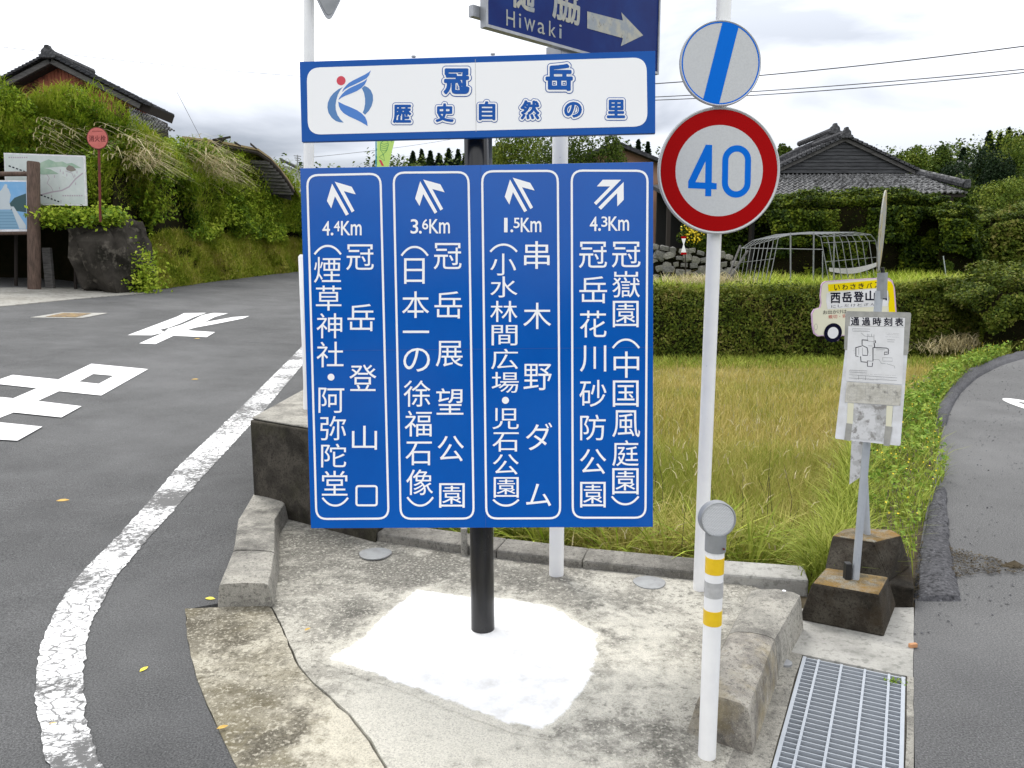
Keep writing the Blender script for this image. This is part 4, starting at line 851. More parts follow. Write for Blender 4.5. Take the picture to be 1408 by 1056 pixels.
# left tall pole with back of triangular sign
lb = P(428, 700, 5.3); lb[2] = -.4
lb[0] = P(424.5, 230, 5.3)[0]; xt_ = P(425, 0, 5.3); kx = (xt_[0] - lb[0]) / (xt_[2] - P(424, 230, 5.3)[2])
zr_ = P(424, 230, 5.3)[2]
ts = thing('stop_sign', (lb[0], lb[1], 0), 'tall white pole left carrying a grey sign seen from behind', 'sign')
MB().tube([(lb[0] + kx * (-.45 - zr_), lb[1], -.45), (lb[0] + kx * (3.9 - zr_), lb[1], 3.9)], .033, 20).build('pole', M['white_pole'], ts, True)
TPl = Plane(P(452, -30, lb[1] - .05), unit(np.array([1, .35, 0.])), (0, 0, 1)); pts = []
cs = [TPl.uv(*p) for p in ((390, -92), (514, -92), (452, 34))]
for i in range(3):
    p = cs[i]; a_ = unit(cs[(i - 1) % 3] - p) * .07; b_ = unit(cs[(i + 1) % 3] - p) * .07
    for t in np.linspace(0, 1, 7): pts.append((p + a_) * (1 - t) ** 2 + p * 2 * t * (1 - t) + (p + b_) * t * t)
q = [TPl.w(*p, 0) for p in pts]; MB().prism(q[::-1], TPl.n * .01).build('sign_plate', M['galv'], ts, False, .002)
MB().prism([TPl.w(*(np.array(p) * .93 + np.mean(cs, axis=0) * .07), .0105) for p in pts][::-1], TPl.n * .004).build('plate_rib', M['grey_metal'], ts)
# white rounded post edge beside the blue panel
p0 = P(420, 478, 6.8); MB_ = MB().tube([(p0[0], 6.8, .1), (p0[0], 6.8, P(413, 353, 6.8)[2]), (p0[0], 6.8, P(413, 350, 6.8)[2])], [.03, .03, .015], 14)
tag(MB_.build('guard_post', M['white_pole'], None, True), 'short white guard post mostly hidden at the left edge of the blue sign', 'post')

# ------------------------------------------------------------------ bus stops
def frustum(name, bot, top, mats, parent, bev=.012):
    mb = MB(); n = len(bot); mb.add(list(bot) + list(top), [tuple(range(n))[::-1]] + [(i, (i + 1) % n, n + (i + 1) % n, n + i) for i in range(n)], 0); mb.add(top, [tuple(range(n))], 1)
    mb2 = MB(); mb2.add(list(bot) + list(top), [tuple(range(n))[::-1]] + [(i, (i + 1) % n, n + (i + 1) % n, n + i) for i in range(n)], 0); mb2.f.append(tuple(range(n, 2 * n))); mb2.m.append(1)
    return mb2.build(name, mats, parent, False, bev)
s1 = thing('bus_stop', GZ(1160, 850), 'nearer bus stop with timetable board on a leaning pole', 'bus stop')
c0, c1, c2 = GZ(1098, 853), GZ(1216, 877), GZ(1233, 832); c3 = c0 + (c2 - c1); cen = (c0 + c1 + c2 + c3) / 4; zt = .19
bot = [c0, c1, c2, c3]; top_ = [GZ(1117, 801, zt), GZ(1209, 817, zt), GZ(1222, 793, zt), GZ(1136, 780, zt)]
frustum('base_block', bot, top_, [M['block'], M['block_top']], s1)
pb1 = GZ(1176, 796, zt); Yb = pb1[1]; pt1 = P(1209, 400, Yb + .02)
MB().tube([pb1 + [0, 0, -.03], pt1], .0165, 18).build('pole', M['galv_light'], s1, True)
MB().box((pb1[0] - .035, pb1[1] + .005, zt + .035), (.028, .035, .08)).build('wedge', M['rubber'], s1, False, .004)
MB().tube([P(1212, 410, Yb + .02), P(1213.5, 375, Yb + .02)], .021, 18).build('sleeve', M['galv'], s1, True)
MB().tube([P(1212, 382, Yb - .01), P(1212, 382, Yb - .02)], .006, 8).build('bolt', M['galv'], s1)
dcen = P(1212.5, 318, Yb + .02); dr = (P(1212, 262, Yb)[2] - P(1212, 375, Yb)[2]) / 2
ang = math.radians(62.3); DD = Plane(dcen, (math.cos(ang) * 1 + .0, math.sin(ang), 0.0), (.03, 0, 1)); mb = MB(); n = 40
rg = [DD.w(dr * math.cos(2 * math.pi * i / n), dr * math.sin(2 * math.pi * i / n), -.0025) for i in range(n)]; mb.prism(rg, DD.n * .005); dsk = mb.build('round_plate', M['disc_print'], s1)
MB().tube([P(1215, 385, Yb + .02), P(1213, 368, Yb + .02)], .009, 8).build('hinge', M['rubber'], s1)
# timetable board
yaw = math.radians(-24); TB = board_plane(P(1201, 520, Yb - .045), yaw, 0, -.028)
def quad(pl, name, px, mat, parent, off, th=.002, r=0):
    mb = MB(); c = rrect_px(pl, px, r) if r else [pl.uv(*p) for p in px]; mb.prism([pl.w(*p, off) for p in c][::-1], pl.n * th); return mb.build(name, mat, parent)
tb = quad(TB, 'timetable_board', [(1168, 430), (1252, 432), (1238, 613), (1148, 603)], M['board_white'], s1, -.004, .006, .008)
def tz(x, y): return (1145 + x / 5.025, 420 + y / 5.029)
quad(TB, 'tape_residue', [tz(88, 38), tz(543, 48), tz(520, 345), tz(78, 308)], M['tape_grey'], tb, .0025, .0006, .01)
quad(TB, 'title_strip', [tz(122, 80), tz(500, 86), tz(497, 148), tz(118, 138)], M['paper'], tb, .0034, .0006)
mb = MB()
for k, ch in enumerate('通過時刻表'): x0 = 127 + k * 76; put_glyph(mb, TB, ch, *tz(x0, 82 + k), *tz(x0 + 55, 136 + k * 1.5), .0046, 0, .0008)
mb.build('title_lettering', M['ink'], tb)
pp = quad(TB, 'route_paper', [tz(108, 142), tz(495, 150), tz(480, 545), tz(90, 520)], M['paper'], tb, .0034, .0006)
mb = MB()
def ln(pts, w, mbx=None): ribbon(mbx or mb, TB, [TB.uv(*tz(*p)) for p in pts], w, .0044 + .00002 * len((mbx or mb).f) % .0006)
thick = [[(203, 235), (203, 275), (238, 292), (243, 320), (240, 345), (205, 343)], [(203, 237), (245, 240)], [(160, 288), (160, 350), (178, 352)], [(162, 290), (200, 280)], [(278, 290), (278, 385), (240, 382), (240, 420), (272, 422), (276, 395)], [(280, 290), (372, 294), (384, 300), (384, 335), (356, 340), (358, 322), (378, 322)], [(286, 258), (290, 290)], [(192, 352), (196, 388), (236, 392)], [(296, 258), (292, 240)]]
thin = [[(195, 188), (222, 212), (285, 216)], [(240, 195), (240, 245), (285, 250)], [(285, 200), (285, 270)], [(280, 372), (320, 374), (336, 400), (365, 402)], [(345, 360), (410, 362), (412, 385), (345, 384), (345, 360)], [(180, 290), (180, 340)], [(205, 290), (206, 340)], [(245, 278), (275, 280)], [(372, 402), (425, 418), (430, 434)], [(250, 215), (250, 195)], [(268, 195), (268, 215)], [(300, 300), (360, 306)],
        [(138, 160), (258, 163), (257, 180), (137, 177), (138, 160)], [(118, 446), (238, 452), (237, 466), (117, 460), (118, 446)], [(115, 478), (445, 500)], [(112, 500), (442, 518)], [(180, 482), (178, 512)], [(228, 485), (227, 515)], [(376, 236), (430, 238)], [(378, 250), (425, 252)]]
for q in thick: ln(q, .0032)
for q in thin: ln(q, .0009)
mb.build('route_diagram', M['ink'], pp)
mb = MB()
for (x, y, w_) in [(150, 170, 95), (365, 190, 95), (372, 200, 88), (365, 215, 95), (125, 456, 100), (118, 470, 50), (190, 472, 250), (140, 492, 30), (190, 494, 28), (300, 500, 60), (140, 508, 30), (205, 510, 25), (240, 512, 75), (145, 300, 12), (140, 312, 14), (148, 330, 12), (390, 310, 14), (390, 322, 12), (300, 312, 50), (250, 345, 20), (290, 340, 16), (415, 372, 14)]:
    # rows of tiny illegible dashes
    k = max(2, int(w_ / 6))
    for i in range(k):
        if random.random() < .85: xx = x + i * w_ / k; ln([(xx, y + i * .3), (xx + w_ / k * .65, y + i * .3)], .0009)
mb.build('fine_print', M['ink_soft'], pp)
op = quad(TB, 'old_paper', [tz(98, 526), tz(476, 552), tz(466, 692), tz(84, 668)], M['paper_old'], tb, .0046, .0008)
mb = MB()
for r in range(6):
    y = 548 + r * 19; ln([(106, y), (440, y + 18)], .0005)
for x in (106, 170, 228, 378, 438): ln([(x, 552), (x - 4, 655)], .0005)
for r in range(6):
    for i in range(26):
        if random.random() < .55: xx = 112 + i * 12; ln([(xx, 558 + r * 19 + i * .6), (xx + 8, 558 + r * 19 + i * .6)], .0009)
for v_ in range(len(mb.v)): mb.v[v_] = tuple(np.array(mb.v[v_]) + TB.n * .0016)
mb.build('old_print', M['ink_soft'], op)
quad(TB, 'plastic_sheet', [tz(108, 672), tz(420, 694), tz(398, 920), tz(100, 890)], M['plastic_old'], tb, .0028, .0006)
quad(TB, 'cream_tape', [tz(104, 672), tz(146, 676), tz(138, 820), tz(98, 815)], M['cream'], tb, .0038, .0006)
quad(TB, 'cream_tape', [tz(372, 690), tz(415, 694), tz(405, 840), tz(366, 835)], M['cream'], tb, .0038, .0006)
quad(TB, 'grey_tape', [tz(94, 812), tz(136, 818), tz(122, 936), tz(80, 928)], M['tape_grey'], tb, .0044, .0006)
quad(TB, 'grey_tape', [tz(362, 832), tz(412, 838), tz(392, 972), tz(350, 966)], M['tape_grey'], tb, .0044, .0006)
quad(TB, 'dirty_strip', [tz(128, 872), tz(350, 898), tz(342, 938), tz(122, 915)], M['plastic_old'], tb, .0042, .0006)
mb = MB(); MB().prism([TB.w(-.01, .05, -.03), TB.w(.01, .05, -.03), TB.w(.01, .1, -.03), TB.w(-.01, .1, -.03)], TB.n * .026).build('clip', M['galv'], tb)
# second bus stop
s2p = GZ(1225, 822); s2 = thing('bus_stop', GZ(1200, 800), 'farther bus stop topped by a yellow bus shaped sign', 'bus stop')
sl = [GZ(1150, 815), GZ(1255, 836), GZ(1256, 800)]; sl = [sl[0], sl[1], sl[2] + [.03, .1, 0], sl[0] + (sl[2] - sl[1]) + [.03, .1, 0]]
MB().prism([p + [0, 0, -.05] for p in sl], (0, 0, .145)).build('base_slab', M['block'], s2, False, .01)
z0, z1_ = .096, .285
bt = [GZ(1133, 806, z0), GZ(1224, 800, z0), GZ(1252, 780, z0), GZ(1236, 757, z0), GZ(1150, 757, z0), GZ(1134, 780, z0)]
tp = [GZ(1143, 736, z1_), GZ(1202, 745, z1_), GZ(1240, 736, z1_), GZ(1226, 728, z1_), GZ(1172, 725, z1_), GZ(1160, 727, z1_)]
frustum('base_block', bt, tp, [M['block'], M['block_top']], s2)
pb2 = GZ(1193, 734, z1_); Y2 = pb2[1]; pt2 = P(1176, 395, Y2)
MB().tube([pb2 + [0, 0, -.03], pt2], .0165, 16).build('pole', M['galv_light'], s2, True)
BP = board_plane(P(1174, 437, Y2 - .03), math.radians(8), 0, .035)
def bz(x, y): return (1100 + x / 8.125, 370 + y / 8.125)
out = [bz(*p) for p in ((280, 135), (560, 115), (860, 98), (990, 98), (1030, 130), (1055, 220), (1075, 500), (1075, 720), (460, 745), (420, 800), (360, 812), (300, 790), (265, 745), (190, 750), (150, 720), (132, 640), (122, 500), (150, 450), (215, 430), (228, 380), (220, 300), (232, 180), (250, 150))]
def sc_poly(pts, f):
    p = np.array(pts); c = p.mean(0); return [tuple(c + (q - c) * f) for q in p]
bs = quad(BP, 'bus_sign', out, M['pink'], s2, -.002, .006)
quad(BP, 'sign_face', sc_poly(out, .965), M['cream'], bs, .0045, .0005)
quad(BP, 'yellow_band', [bz(305, 170), bz(900, 118), bz(1010, 140), bz(1035, 190), bz(1058, 500), bz(985, 500), bz(975, 240), bz(860, 210), bz(310, 250)], M['yel'], bs, .0054, .0004)
quad(BP, 'name_field', [bz(290, 268), bz(860, 222), bz(975, 240), bz(995, 330), bz(970, 412), bz(300, 446), bz(285, 360)], M['paper'], bs, .0054, .0004)
mb = MB(); mbr = MB()
for k, ch in enumerate('いわさきバス'): x0 = 375 + k * 90; put_glyph(mb, BP, ch, *bz(x0, 176 - k * 6), *bz(x0 + 60, 236 - k * 6), .0064, 0, .0004)
for k, ch in enumerate('西岳登山口'): x0 = 335 + k * 130; put_glyph(mb, BP, ch, *bz(x0, 265 - k * 7), *bz(x0 + 105, 378 - k * 8), .0064, 0, .0014)
for k, ch in enumerate('にしだけとざんぐ'): x0 = 342 + k * 73; put_glyph(mb, BP, ch, *bz(x0, 400 - k * 4), *bz(x0 + 50, 430 - k * 4), .0064)
for k, ch in enumerate('お出かけは'): x0 = 250 + k * 54; put_glyph(mb, BP, ch, *bz(x0, 460 - k * 2), *bz(x0 + 46, 502 - k * 2), .0064)
for k, ch in enumerate('親切・安'): x0 = 310 + k * 52; (put_glyph(mbr, BP, ch, *bz(x0, 512 - k * 3), *bz(x0 + 46, 552 - k * 3), .0064) if ch != '・' else disc(mbr, BP, BP.uv(*bz(x0 + 22, 527)), .002, .0064, n=8))
mb.build('lettering', M['ink'], bs)['kind'] = 'stuff'; mbr.build('red_lettering', M['ink_red'], bs)
c = BP.uv(*bz(360, 710)); rw = BP.uv(*bz(460, 710))[0] - c[0]
mb = MB(); disc(mb, BP, c, rw, .0068, n=36); wh = mb.build('wheel', M['ink'], bs); mb = MB(); disc(mb, BP, c, rw * .6, .0074, n=36); mb.build('hub', M['paper'], wh)
mb = MB(); c = BP.uv(*bz(170, 645)); ribbon(mb, BP, [(c[0] + .0075 * math.cos(t), c[1] + .014 * math.sin(t)) for t in np.linspace(0, 2 * math.pi, 20, endpoint=False)], .0012, .0064, closed=True); mb.build('headlamp_outline', M['ink_soft'], bs)
# small board hanging lower on the second pole
c = P(1177, 637, Y2 - .02); HP = board_plane(c, math.radians(-30), 0, -.05); quad(HP, 'hanging_board', [(1171, 606), (1189, 606), (1184, 655), (1168, 666)], M['plastic_old'], s2, 0, .004)

# ------------------------------------------------------------------ vegetation helpers
def crown_leaves(c, r, n, size, cone=False, clump=9, rngk=0):
    c = np.array(c, float); r = np.array(r, float)
    if cone:
        u = rng.random(n) ** .75; a = rng.uniform(0, 2 * math.pi, n); tier = .62 + .38 * np.abs(np.sin(u * 17)); rr = (.06 + .94 * u) * tier * (.55 + .45 * rng.random(n) ** .4)
        wob = 1 + .18 * np.sin(a * 3 + u * 9)
        p = np.stack([np.cos(a) * rr * r[0] * wob, np.sin(a) * rr * r[1] * wob, (1 - 2 * u) * r[2] - rr * .15 * r[2]], 1); return p + c, unit(p * [1, 1, .2] + [0, 0, .3])
    k = clump; cc = unit(rng.normal(0, 1, (k, 3))) * (rng.uniform(.35, .8, (k, 1))); cr = rng.uniform(.28, .5, k)
    idx = rng.integers(0, k, n); d = unit(rng.normal(0, 1, (n, 3))); rad = cr[idx] * rng.uniform(.55, 1.05, n) ** .5
    p = (cc[idx] + d * rad[:, None]); p = p * r; return p + c, d
def tree(name, px, ytop, ybase, Y, wpx, label, mat='leaf_tree', cone=False, n=2200, size=None, group=None, depth=None, clump=10):
    base = P(px, ybase, Y); top = P(px, ytop, Y); h = top[2] - base[2]; w = wpx * Y / F / 2; size = size or max(.1, 3.2 * Y / F)
    t = thing(name, base, label, 'tree', group)
    tr = max(.04, h * .022); pts = [base + [0, 0, -.3], base + [.02 * h * random.uniform(-1, 1), 0, h * .45], base + [.03 * h * random.uniform(-1, 1), 0, h * (.92 if cone else .75)]]
    MB().tube(pts, [tr, tr * .7, tr * .2], 7).build('trunk', M['bark'], t, True)
    if not cone:
        for k in range(4):
            a = random.uniform(0, 6.28); q = base + np.array([0, 0, h * random.uniform(.3, .55)]); e = q + np.array([math.cos(a) * w * .6, math.sin(a) * w * .6, h * .28])
            MB().tube([q, (q + e) / 2 + [0, 0, h * .03], e], [tr * .45, tr * .3, tr * .1], 5).build('limb', M['bark'], t, True)
        pc, nn = crown_leaves(base + [0, 0, h * .6], (w * 1.1, depth or w, h * .50), int(n * 1.25), size, clump=clump + 4)
    else: pc, nn = crown_leaves(base + [0, 0, h * .52], (w, depth or w, h * .5), n, size, True)
    build_np('crown', leaf_quads(pc, nn, size * rng.uniform(.6, 1.3, len(pc)), .6, .8), 4, M[mat], t); return t

# field grass
def in_poly(g, poly):
    poly = np.array(poly); ins = np.zeros(len(g), bool); nb = len(poly)
    for i in range(nb):
        a, b = poly[i], poly[(i + 1) % nb]; c = (a[1] > g[:, 1]) != (b[1] > g[:, 1]); xi = (b[0] - a[0]) * (g[:, 1] - a[1]) / (b[1] - a[1] + 1e-12) + a[0]; ins ^= c & (g[:, 0] < xi)
    return ins
def scatter(poly, n, lo=None, hi=None):
    poly = np.array([p[:2] for p in poly]); lo = poly.min(0) if lo is None else lo; hi = poly.max(0) if hi is None else hi; g = rng.uniform(lo, hi, (n, 2)); return g[in_poly(g, poly)]
g1 = scatter(field_poly, 95000, hi=np.array([12, 7.5])); g2 = scatter(field_poly, 62000, lo=np.array([-3.5, 7.5]))
B_ = np.column_stack([g1, np.full(len(g1), -.46)]); hn = vnoise(B_, 1.2)
V1 = blades(B_, .34 + .14 * hn + rng.uniform(-.08, .12, len(B_)), rng.uniform(.003, .0075, len(B_)), rng.uniform(.15, .75, len(B_)), 3)
tag(build_np('field_grass', V1, 4, M['blade']), 'yellow green grain grass close behind the kerb', kind='stuff')
B_ = np.column_stack([g2, np.full(len(g2), -.46)]); hn = vnoise(B_, .8)
V2 = blades(B_, np.clip(1.28 - .065 * B_[:, 1], .28, 1) * (.36 + .14 * hn) + rng.uniform(-.06, .08, len(B_)), rng.uniform(.007, .014, len(B_)), rng.uniform(.15, .7, len(B_)), 2)
tag(build_np('field_grass', V2, 4, M['blade_far']), 'straw tinted grain grass across the far field', kind='stuff')
# seed heads and tall coarse grasses along the kerb
a, b = np.array([-.6, 4.75]), np.array([1.6, 4.12]); t = rng.random(2600)[:, None]; q = a + (b - a) * t + np.abs(rng.normal(0, 1, (2600, 2))) * [.02, .3] + [0, .20]
B_ = np.column_stack([q, np.full(len(q), -.3)]); tag(build_np('tall_grass', blades(B_, rng.uniform(.28, .58, 2600), rng.uniform(.006, .012, 2600), rng.uniform(.3, 1.2, 2600), 4), 4, M['blade']), 'coarse green grass leaning over the low wall', kind='stuff')
B_ = np.column_stack([scatter(field_poly, 1300, hi=np.array([6, 8.0])), ]); B_ = np.column_stack([B_, rng.uniform(-.06, .06, len(B_))])
tag(build_np('seed_heads', blades(B_, .08, .009, rng.uniform(.4, 1.3, len(B_)), 2), 4, M['blade_straw']), 'pale seed heads above the field grass', kind='stuff')
g3 = scatter([(-3.5, 15.0), (9.5, 15.0), (12, 17.3), (-3.5, 17.3)], 14000); B_ = np.column_stack([g3, np.full(len(g3), -.42)])
tag(build_np('green_grass', blades(B_, rng.uniform(.08, .22, len(B_)), .014, rng.uniform(.3, .9, len(B_)), 2), 4, M['blade_green']), 'bright green grass along the foot of the bank', kind='stuff')
q = np.array([(*(np.array(LIP[k]) * (1 - t) + np.array(LIP[k + 1]) * t), -.05) for k, t in zip(rng.integers(0, 5, 3200), rng.random(3200))]) + rng.normal(0, 1, (3200, 3)) * [.06, .06, .0] - [.06, 0, 0]
tag(build_np('edge_grass', blades(q, rng.uniform(.1, .4, 3200), .008, rng.uniform(.3, 1.2, 3200), 3), 4, M['blade_green']), 'ragged grass along the edge between field and verge', kind='stuff')
# weeds on the verge
wp = [np.array(p) for p in LIP[2:][::-1]] + [GZ(*p)[:2] for p in ((1200, 730), (1255, 800), (1262, 740), (1282, 690), (1304, 648), (1292, 612), (1284, 590), (1300, 545), (1330, 515), (1380, 492), (1408, 480))]
q = scatter(wp, 90000)[:26000]
den = vnoise(np.column_stack([q, q[:, 0] * 0]), 4); q = q[den > .25]
hgt_ = .05 + .22 * vnoise(np.column_stack([q, q[:, 0] * 0 + 3]), 5); z = rng.random(len(q)) ** .6 * hgt_
Pq = np.column_stack([q, z]); dist = q[:, 1] / 4
V = leaf_quads(Pq, np.tile([0, 0, 1.], (len(Pq), 1)), rng.uniform(.018, .045, len(Pq)) * np.clip(dist, .8, 2), .45, .7)
tag(build_np('weeds', V, 4, M['leaf_weed']), 'lush green weeds on the verge beside the lane', kind='stuff')
q2 = q[:: 2]; B_ = np.column_stack([q2, q2[:, 0] * 0 - .01]); tag(build_np('verge_grass', blades(B_, rng.uniform(.1, .34, len(B_)), .007, rng.uniform(.2, .9, len(B_)), 3), 4, M['blade_green']), 'long grass blades among the verge weeds', kind='stuff')
q2 = q[rng.integers(0, len(q), 130)]; Pq = np.column_stack([q2, rng.uniform(.16, .3, 130)]); tag(build_np('weed_flowers', leaf_quads(Pq, np.tile([0, -.5, 1.], (130, 1)), .014, .9, .3), 4, M['flower']), 'tiny yellow flowers among the verge weeds', kind='stuff')
# dark soil lip of the field edge
lip = [np.array([*p, 0.]) for p in LIP[1:]]
MBl = MB().tube([p + [0, 0, -.06] for p in lip], [.06, .07, .09, .1, .12, .12, .1], 8); tag(MBl.build('field_edge', M['soil'], None, True), 'dark earth lip between the field and the verge', kind='structure')
# dirt washed on the lane, crumbs and dry litter
q = scatter([GZ(*p)[:2] for p in ((1255, 830), (1262, 745), (1300, 752), (1370, 770), (1408, 782), (1408, 790), (1340, 792), (1300, 800))], 9000)[:1500]
Pq = np.column_stack([q, q[:, 0] * 0 + .012]); tag(build_np('litter', leaf_quads(Pq, np.tile([0, 0, 1.], (len(Pq), 1)), rng.uniform(.008, .028, len(Pq)), .35, .35), 4, M['soil']), 'brown dirt and dry litter washed across the lane', kind='stuff')
q2 = scatter([tuple(p) for p in lp[2:12]] + [tuple(GZ(*p)[:2]) for p in ((1408, 540), (1408, 830), (1300, 880))], 9000)[:900]
Pq = np.column_stack([q2, q2[:, 0] * 0 + .004]); tag(build_np('grit', leaf_quads(Pq, np.tile([0, 0, 1.], (len(Pq), 1)), rng.uniform(.006, .018, len(Pq)), .8, .3), 4, M['asphalt_rough']), 'loose dark grit scattered on the lane', kind='stuff')
p = GZ(1394, 779); mb = MB(); mb.add([(p[0] + .06 * math.cos(t) * (1 + .3 * math.sin(3 * t)), p[1] + .03 * math.sin(t), .0) for t in np.linspace(0, 6.28, 12, endpoint=False)] + [(p[0], p[1], .035)], [(i, (i + 1) % 12, 12) for i in range(12)]); tag(mb.build('dirt_clod', M['soil'], None, True), 'dark clod of dirt lying on the lane', 'clod')

# ------------------------------------------------------------------ terrace bank behind the field
def bank_surface(st, nv=14, rough=.25, nseg=10):
    """st: list of stations; each a list of 3D points bottom to top. returns grid"""
    st = np.array(st, float); a, b, _ = st.shape; ta = np.linspace(0, a - 1, (a - 1) * nseg + 1); tb = np.linspace(0, b - 1, nv)
    i0 = np.minimum(ta.astype(int), a - 2); u = (ta - i0)[:, None, None]; g = st[i0] * (1 - u) + st[i0 + 1] * u
    j0 = np.minimum(tb.astype(int), b - 2); u = (tb - j0)[None, :, None]; g = g[:, j0] * (1 - u) + g[:, j0 + 1] * u
    g[:, 1:] += (vnoise(g[:, 1:], .9)[..., None] - .5) * rough * np.array([.5, -1.5, .5]); return g
def surf_scatter(g, n, out=.25, nscale=.9, vr=(0, 1), ur=(0, 1)):
    a, b, _ = g.shape; u = rng.uniform(ur[0], ur[1], n) * (a - 1.001); v = rng.uniform(vr[0], vr[1], n) * (b - 1.001); i = u.astype(int); j = v.astype(int); fu = (u - i)[:, None]; fv = (v - j)[:, None]
    p = g[i, j] * (1 - fu) * (1 - fv) + g[i + 1, j] * fu * (1 - fv) + g[i, j + 1] * (1 - fu) * fv + g[i + 1, j + 1] * fu * fv
    nn = unit(np.cross(g[i + 1, j] - g[i, j], g[i, j + 1] - g[i, j])); nn = np.where((nn @ np.array([0, 1., 0]))[:, None] > 0, -nn, nn); nn = np.where((nn[:, 2:] < -.3), -nn, nn)
    return p + nn * (rng.random((n, 1)) * out * (.3 + 1.2 * vnoise(p, nscale)[:, None])), nn
st = []
for px_, yb_, yl_, Y_ in ((600, 500, 406, 16.6), (750, 500, 406, 16.6), (900, 500, 405, 16.6), (1100, 500, 405, 16.6), (1250, 498, 402, 16.6), (1330, 492, 396, 16.8), (1400, 470, 385, 17.4), (1500, 460, 375, 18.5), (1800, 440, 370, 22)):
    a = P(px_, yb_, Y_); b = P(px_, yl_, Y_ + .7); st.append([a + [0, 0, -.15], a * .5 + b * .5 + [0, -.12, 0], b, b + [0, .5, .06]])
gT = bank_surface(st, 12, .15); tag(grid_np('terrace_bank', gT, M['bankdark']), 'steep planted bank behind the grain field', kind='structure')
pq, nn = surf_scatter(gT, 62000, .24, 2.2, (.0, .80)); kp = vnoise(pq, 3.1) > .25; pq, nn = pq[kp], nn[kp]; nn[:, 2] += .7
tag(build_np('bank_ivy', leaf_quads(pq, nn, rng.uniform(.04, .09, len(pq)), .6, .8), 4, M['leaf_ivy']), 'dark creeper covering the bank behind the field', kind='stuff')
pq, nn = surf_scatter(gT, 15000, .26, 1.5, (.0, .7)); tag(build_np('bank_grass_tufts', blades(pq, rng.uniform(.06, .2, len(pq)), .014, rng.uniform(.5, 1.6, len(pq)), 2, np.tile([0, -1., 0], (len(pq), 1))), 4, M['bank_blade']), 'short mixed grass growing among the creeper on the bank', kind='stuff')
pq, nn = surf_scatter(gT, 30000, .05, 1.5, (.66, 1)); tag(build_np('bank_top_grass', blades(pq, rng.uniform(.08, .22, len(pq)), .016, rng.uniform(.2, .8, len(pq)), 2), 4, M['blade_green']), 'short bright grass along the lip of the terrace bank', kind='stuff')
zT = lambda x, y: .92 + .012 * max(0, y - 17)
sheet('terrace', [(-1.4, 17.4), (9, 17.4), (14, 19), (30, 27), (60, 60), (-6, 60), (-3.6, 32)], zT, M['turf'], 2.0, 0, 'green terrace above the bank')
g4 = scatter([(2.5, 17.5), (13, 17.8), (14, 24), (2.0, 24)], 15000); B_ = np.column_stack([g4, [zT(*p) for p in g4]])
tag(build_np('terrace_weeds', blades(B_, rng.uniform(.1, .42, len(B_)) * (.5 + vnoise(B_, .9)), .022, rng.uniform(.3, .9, len(B_)), 2), 4, M['tuft']), 'mixed green weeds on the terrace', kind='stuff')
q = np.array([P(*p) for p in ((1322, 474, 16.4), (1335, 470, 16.6), (1310, 478, 16.4), (1290, 482, 16.3))]); q = np.repeat(q, 160, 0) + rng.normal(0, 1, (640, 3)) * [.28, .15, .07]
tag(build_np('dry_straw', blades(q, rng.uniform(.1, .3, 640), .014, rng.uniform(.8, 1.6, 640), 2), 4, M['blade_straw']), 'heap of dry straw at the foot of the bank by the lane', kind='stuff')
q = np.repeat(np.array([P(1345, 395, 18.5), P(1320, 402, 18), P(1360, 390, 19)]), 160, 0) + rng.normal(0, 1, (480, 3)) * [.5, .3, .05]
tag(build_np('dry_straw', blades(q, rng.uniform(.1, .35, 480), .016, rng.uniform(.8, 1.6, 480), 2), 4, M['blade_straw']), 'dry cuttings lying on the terrace at right', kind='stuff')
q = np.repeat(np.array([P(920, 395, 19.0), P(945, 394, 19.2), P(970, 392, 19.4), P(990, 390, 19.6)]), 300, 0) + rng.normal(0, 1, (1200, 3)) * [.35, .3, .06]
tag(build_np('dry_grass', blades(q, rng.uniform(.15, .4, 1200), .016, rng.uniform(.4, 1.4, 1200), 3), 4, M['blade_straw']), 'dry brownish grass below the stone wall', kind='stuff')
# hedges
def hedge(name, pxs, Y, depth, label, mat='leaf_hedge', n=30000, size=.1, cat='hedge'):
    base = P(pxs[len(pxs) // 2][0], pxs[0][2], Y); t = thing(name, base, label, cat); st = []
    for px_, yt_, yb_ in pxs:
        b = P(px_, yb_, Y + .25); tp = P(px_, yt_, Y - .1); st.append([b, b * .45 + tp * .55 + [0, -.1, 0], tp, tp + [0, depth, .1], b + [0, depth + .35, 0]])
    g = bank_surface(st, 18, .35, 6); grid_np('stems', g, M['bankdark'], t); pq, nn = surf_scatter(g, int(n * 1.5), .42, 1.7, (0, .8)); kp = vnoise(pq, 2.3) > .2; pq, nn = pq[kp], nn[kp]; build_np('foliage', leaf_quads(pq, nn * .6 + [0, -.2, .7], size * rng.uniform(.6, 1.4, len(pq)), .6, .7), 4, M[mat], t)
    pq, nn = surf_scatter(g, int(n * .28), .34, 1.7, (.40, .68)); build_np('lit_top_leaves', leaf_quads(pq, nn * .5 + [0, 0, .8], size * rng.uniform(.5, 1.2, len(pq)), .5, .6), 4, M['leaf_light' if mat == 'leaf_hedge' else 'leaf_tree'], t); return t  # top edge leaves in brighter green: light from above put into their colour
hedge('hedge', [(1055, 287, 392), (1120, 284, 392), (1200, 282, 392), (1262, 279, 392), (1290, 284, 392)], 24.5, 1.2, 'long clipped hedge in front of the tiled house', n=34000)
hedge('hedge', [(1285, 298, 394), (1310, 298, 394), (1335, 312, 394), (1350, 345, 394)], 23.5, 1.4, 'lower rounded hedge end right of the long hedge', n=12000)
hedge('shrub_bank', [(1330, 330, 400), (1370, 300, 398), (1410, 295, 395), (1480, 290, 392), (1600, 290, 390)], 25.5, 2.0, 'dark overgrown shrub bank at the right edge', 'leaf_ivy', 15000, .11, 'shrubs')
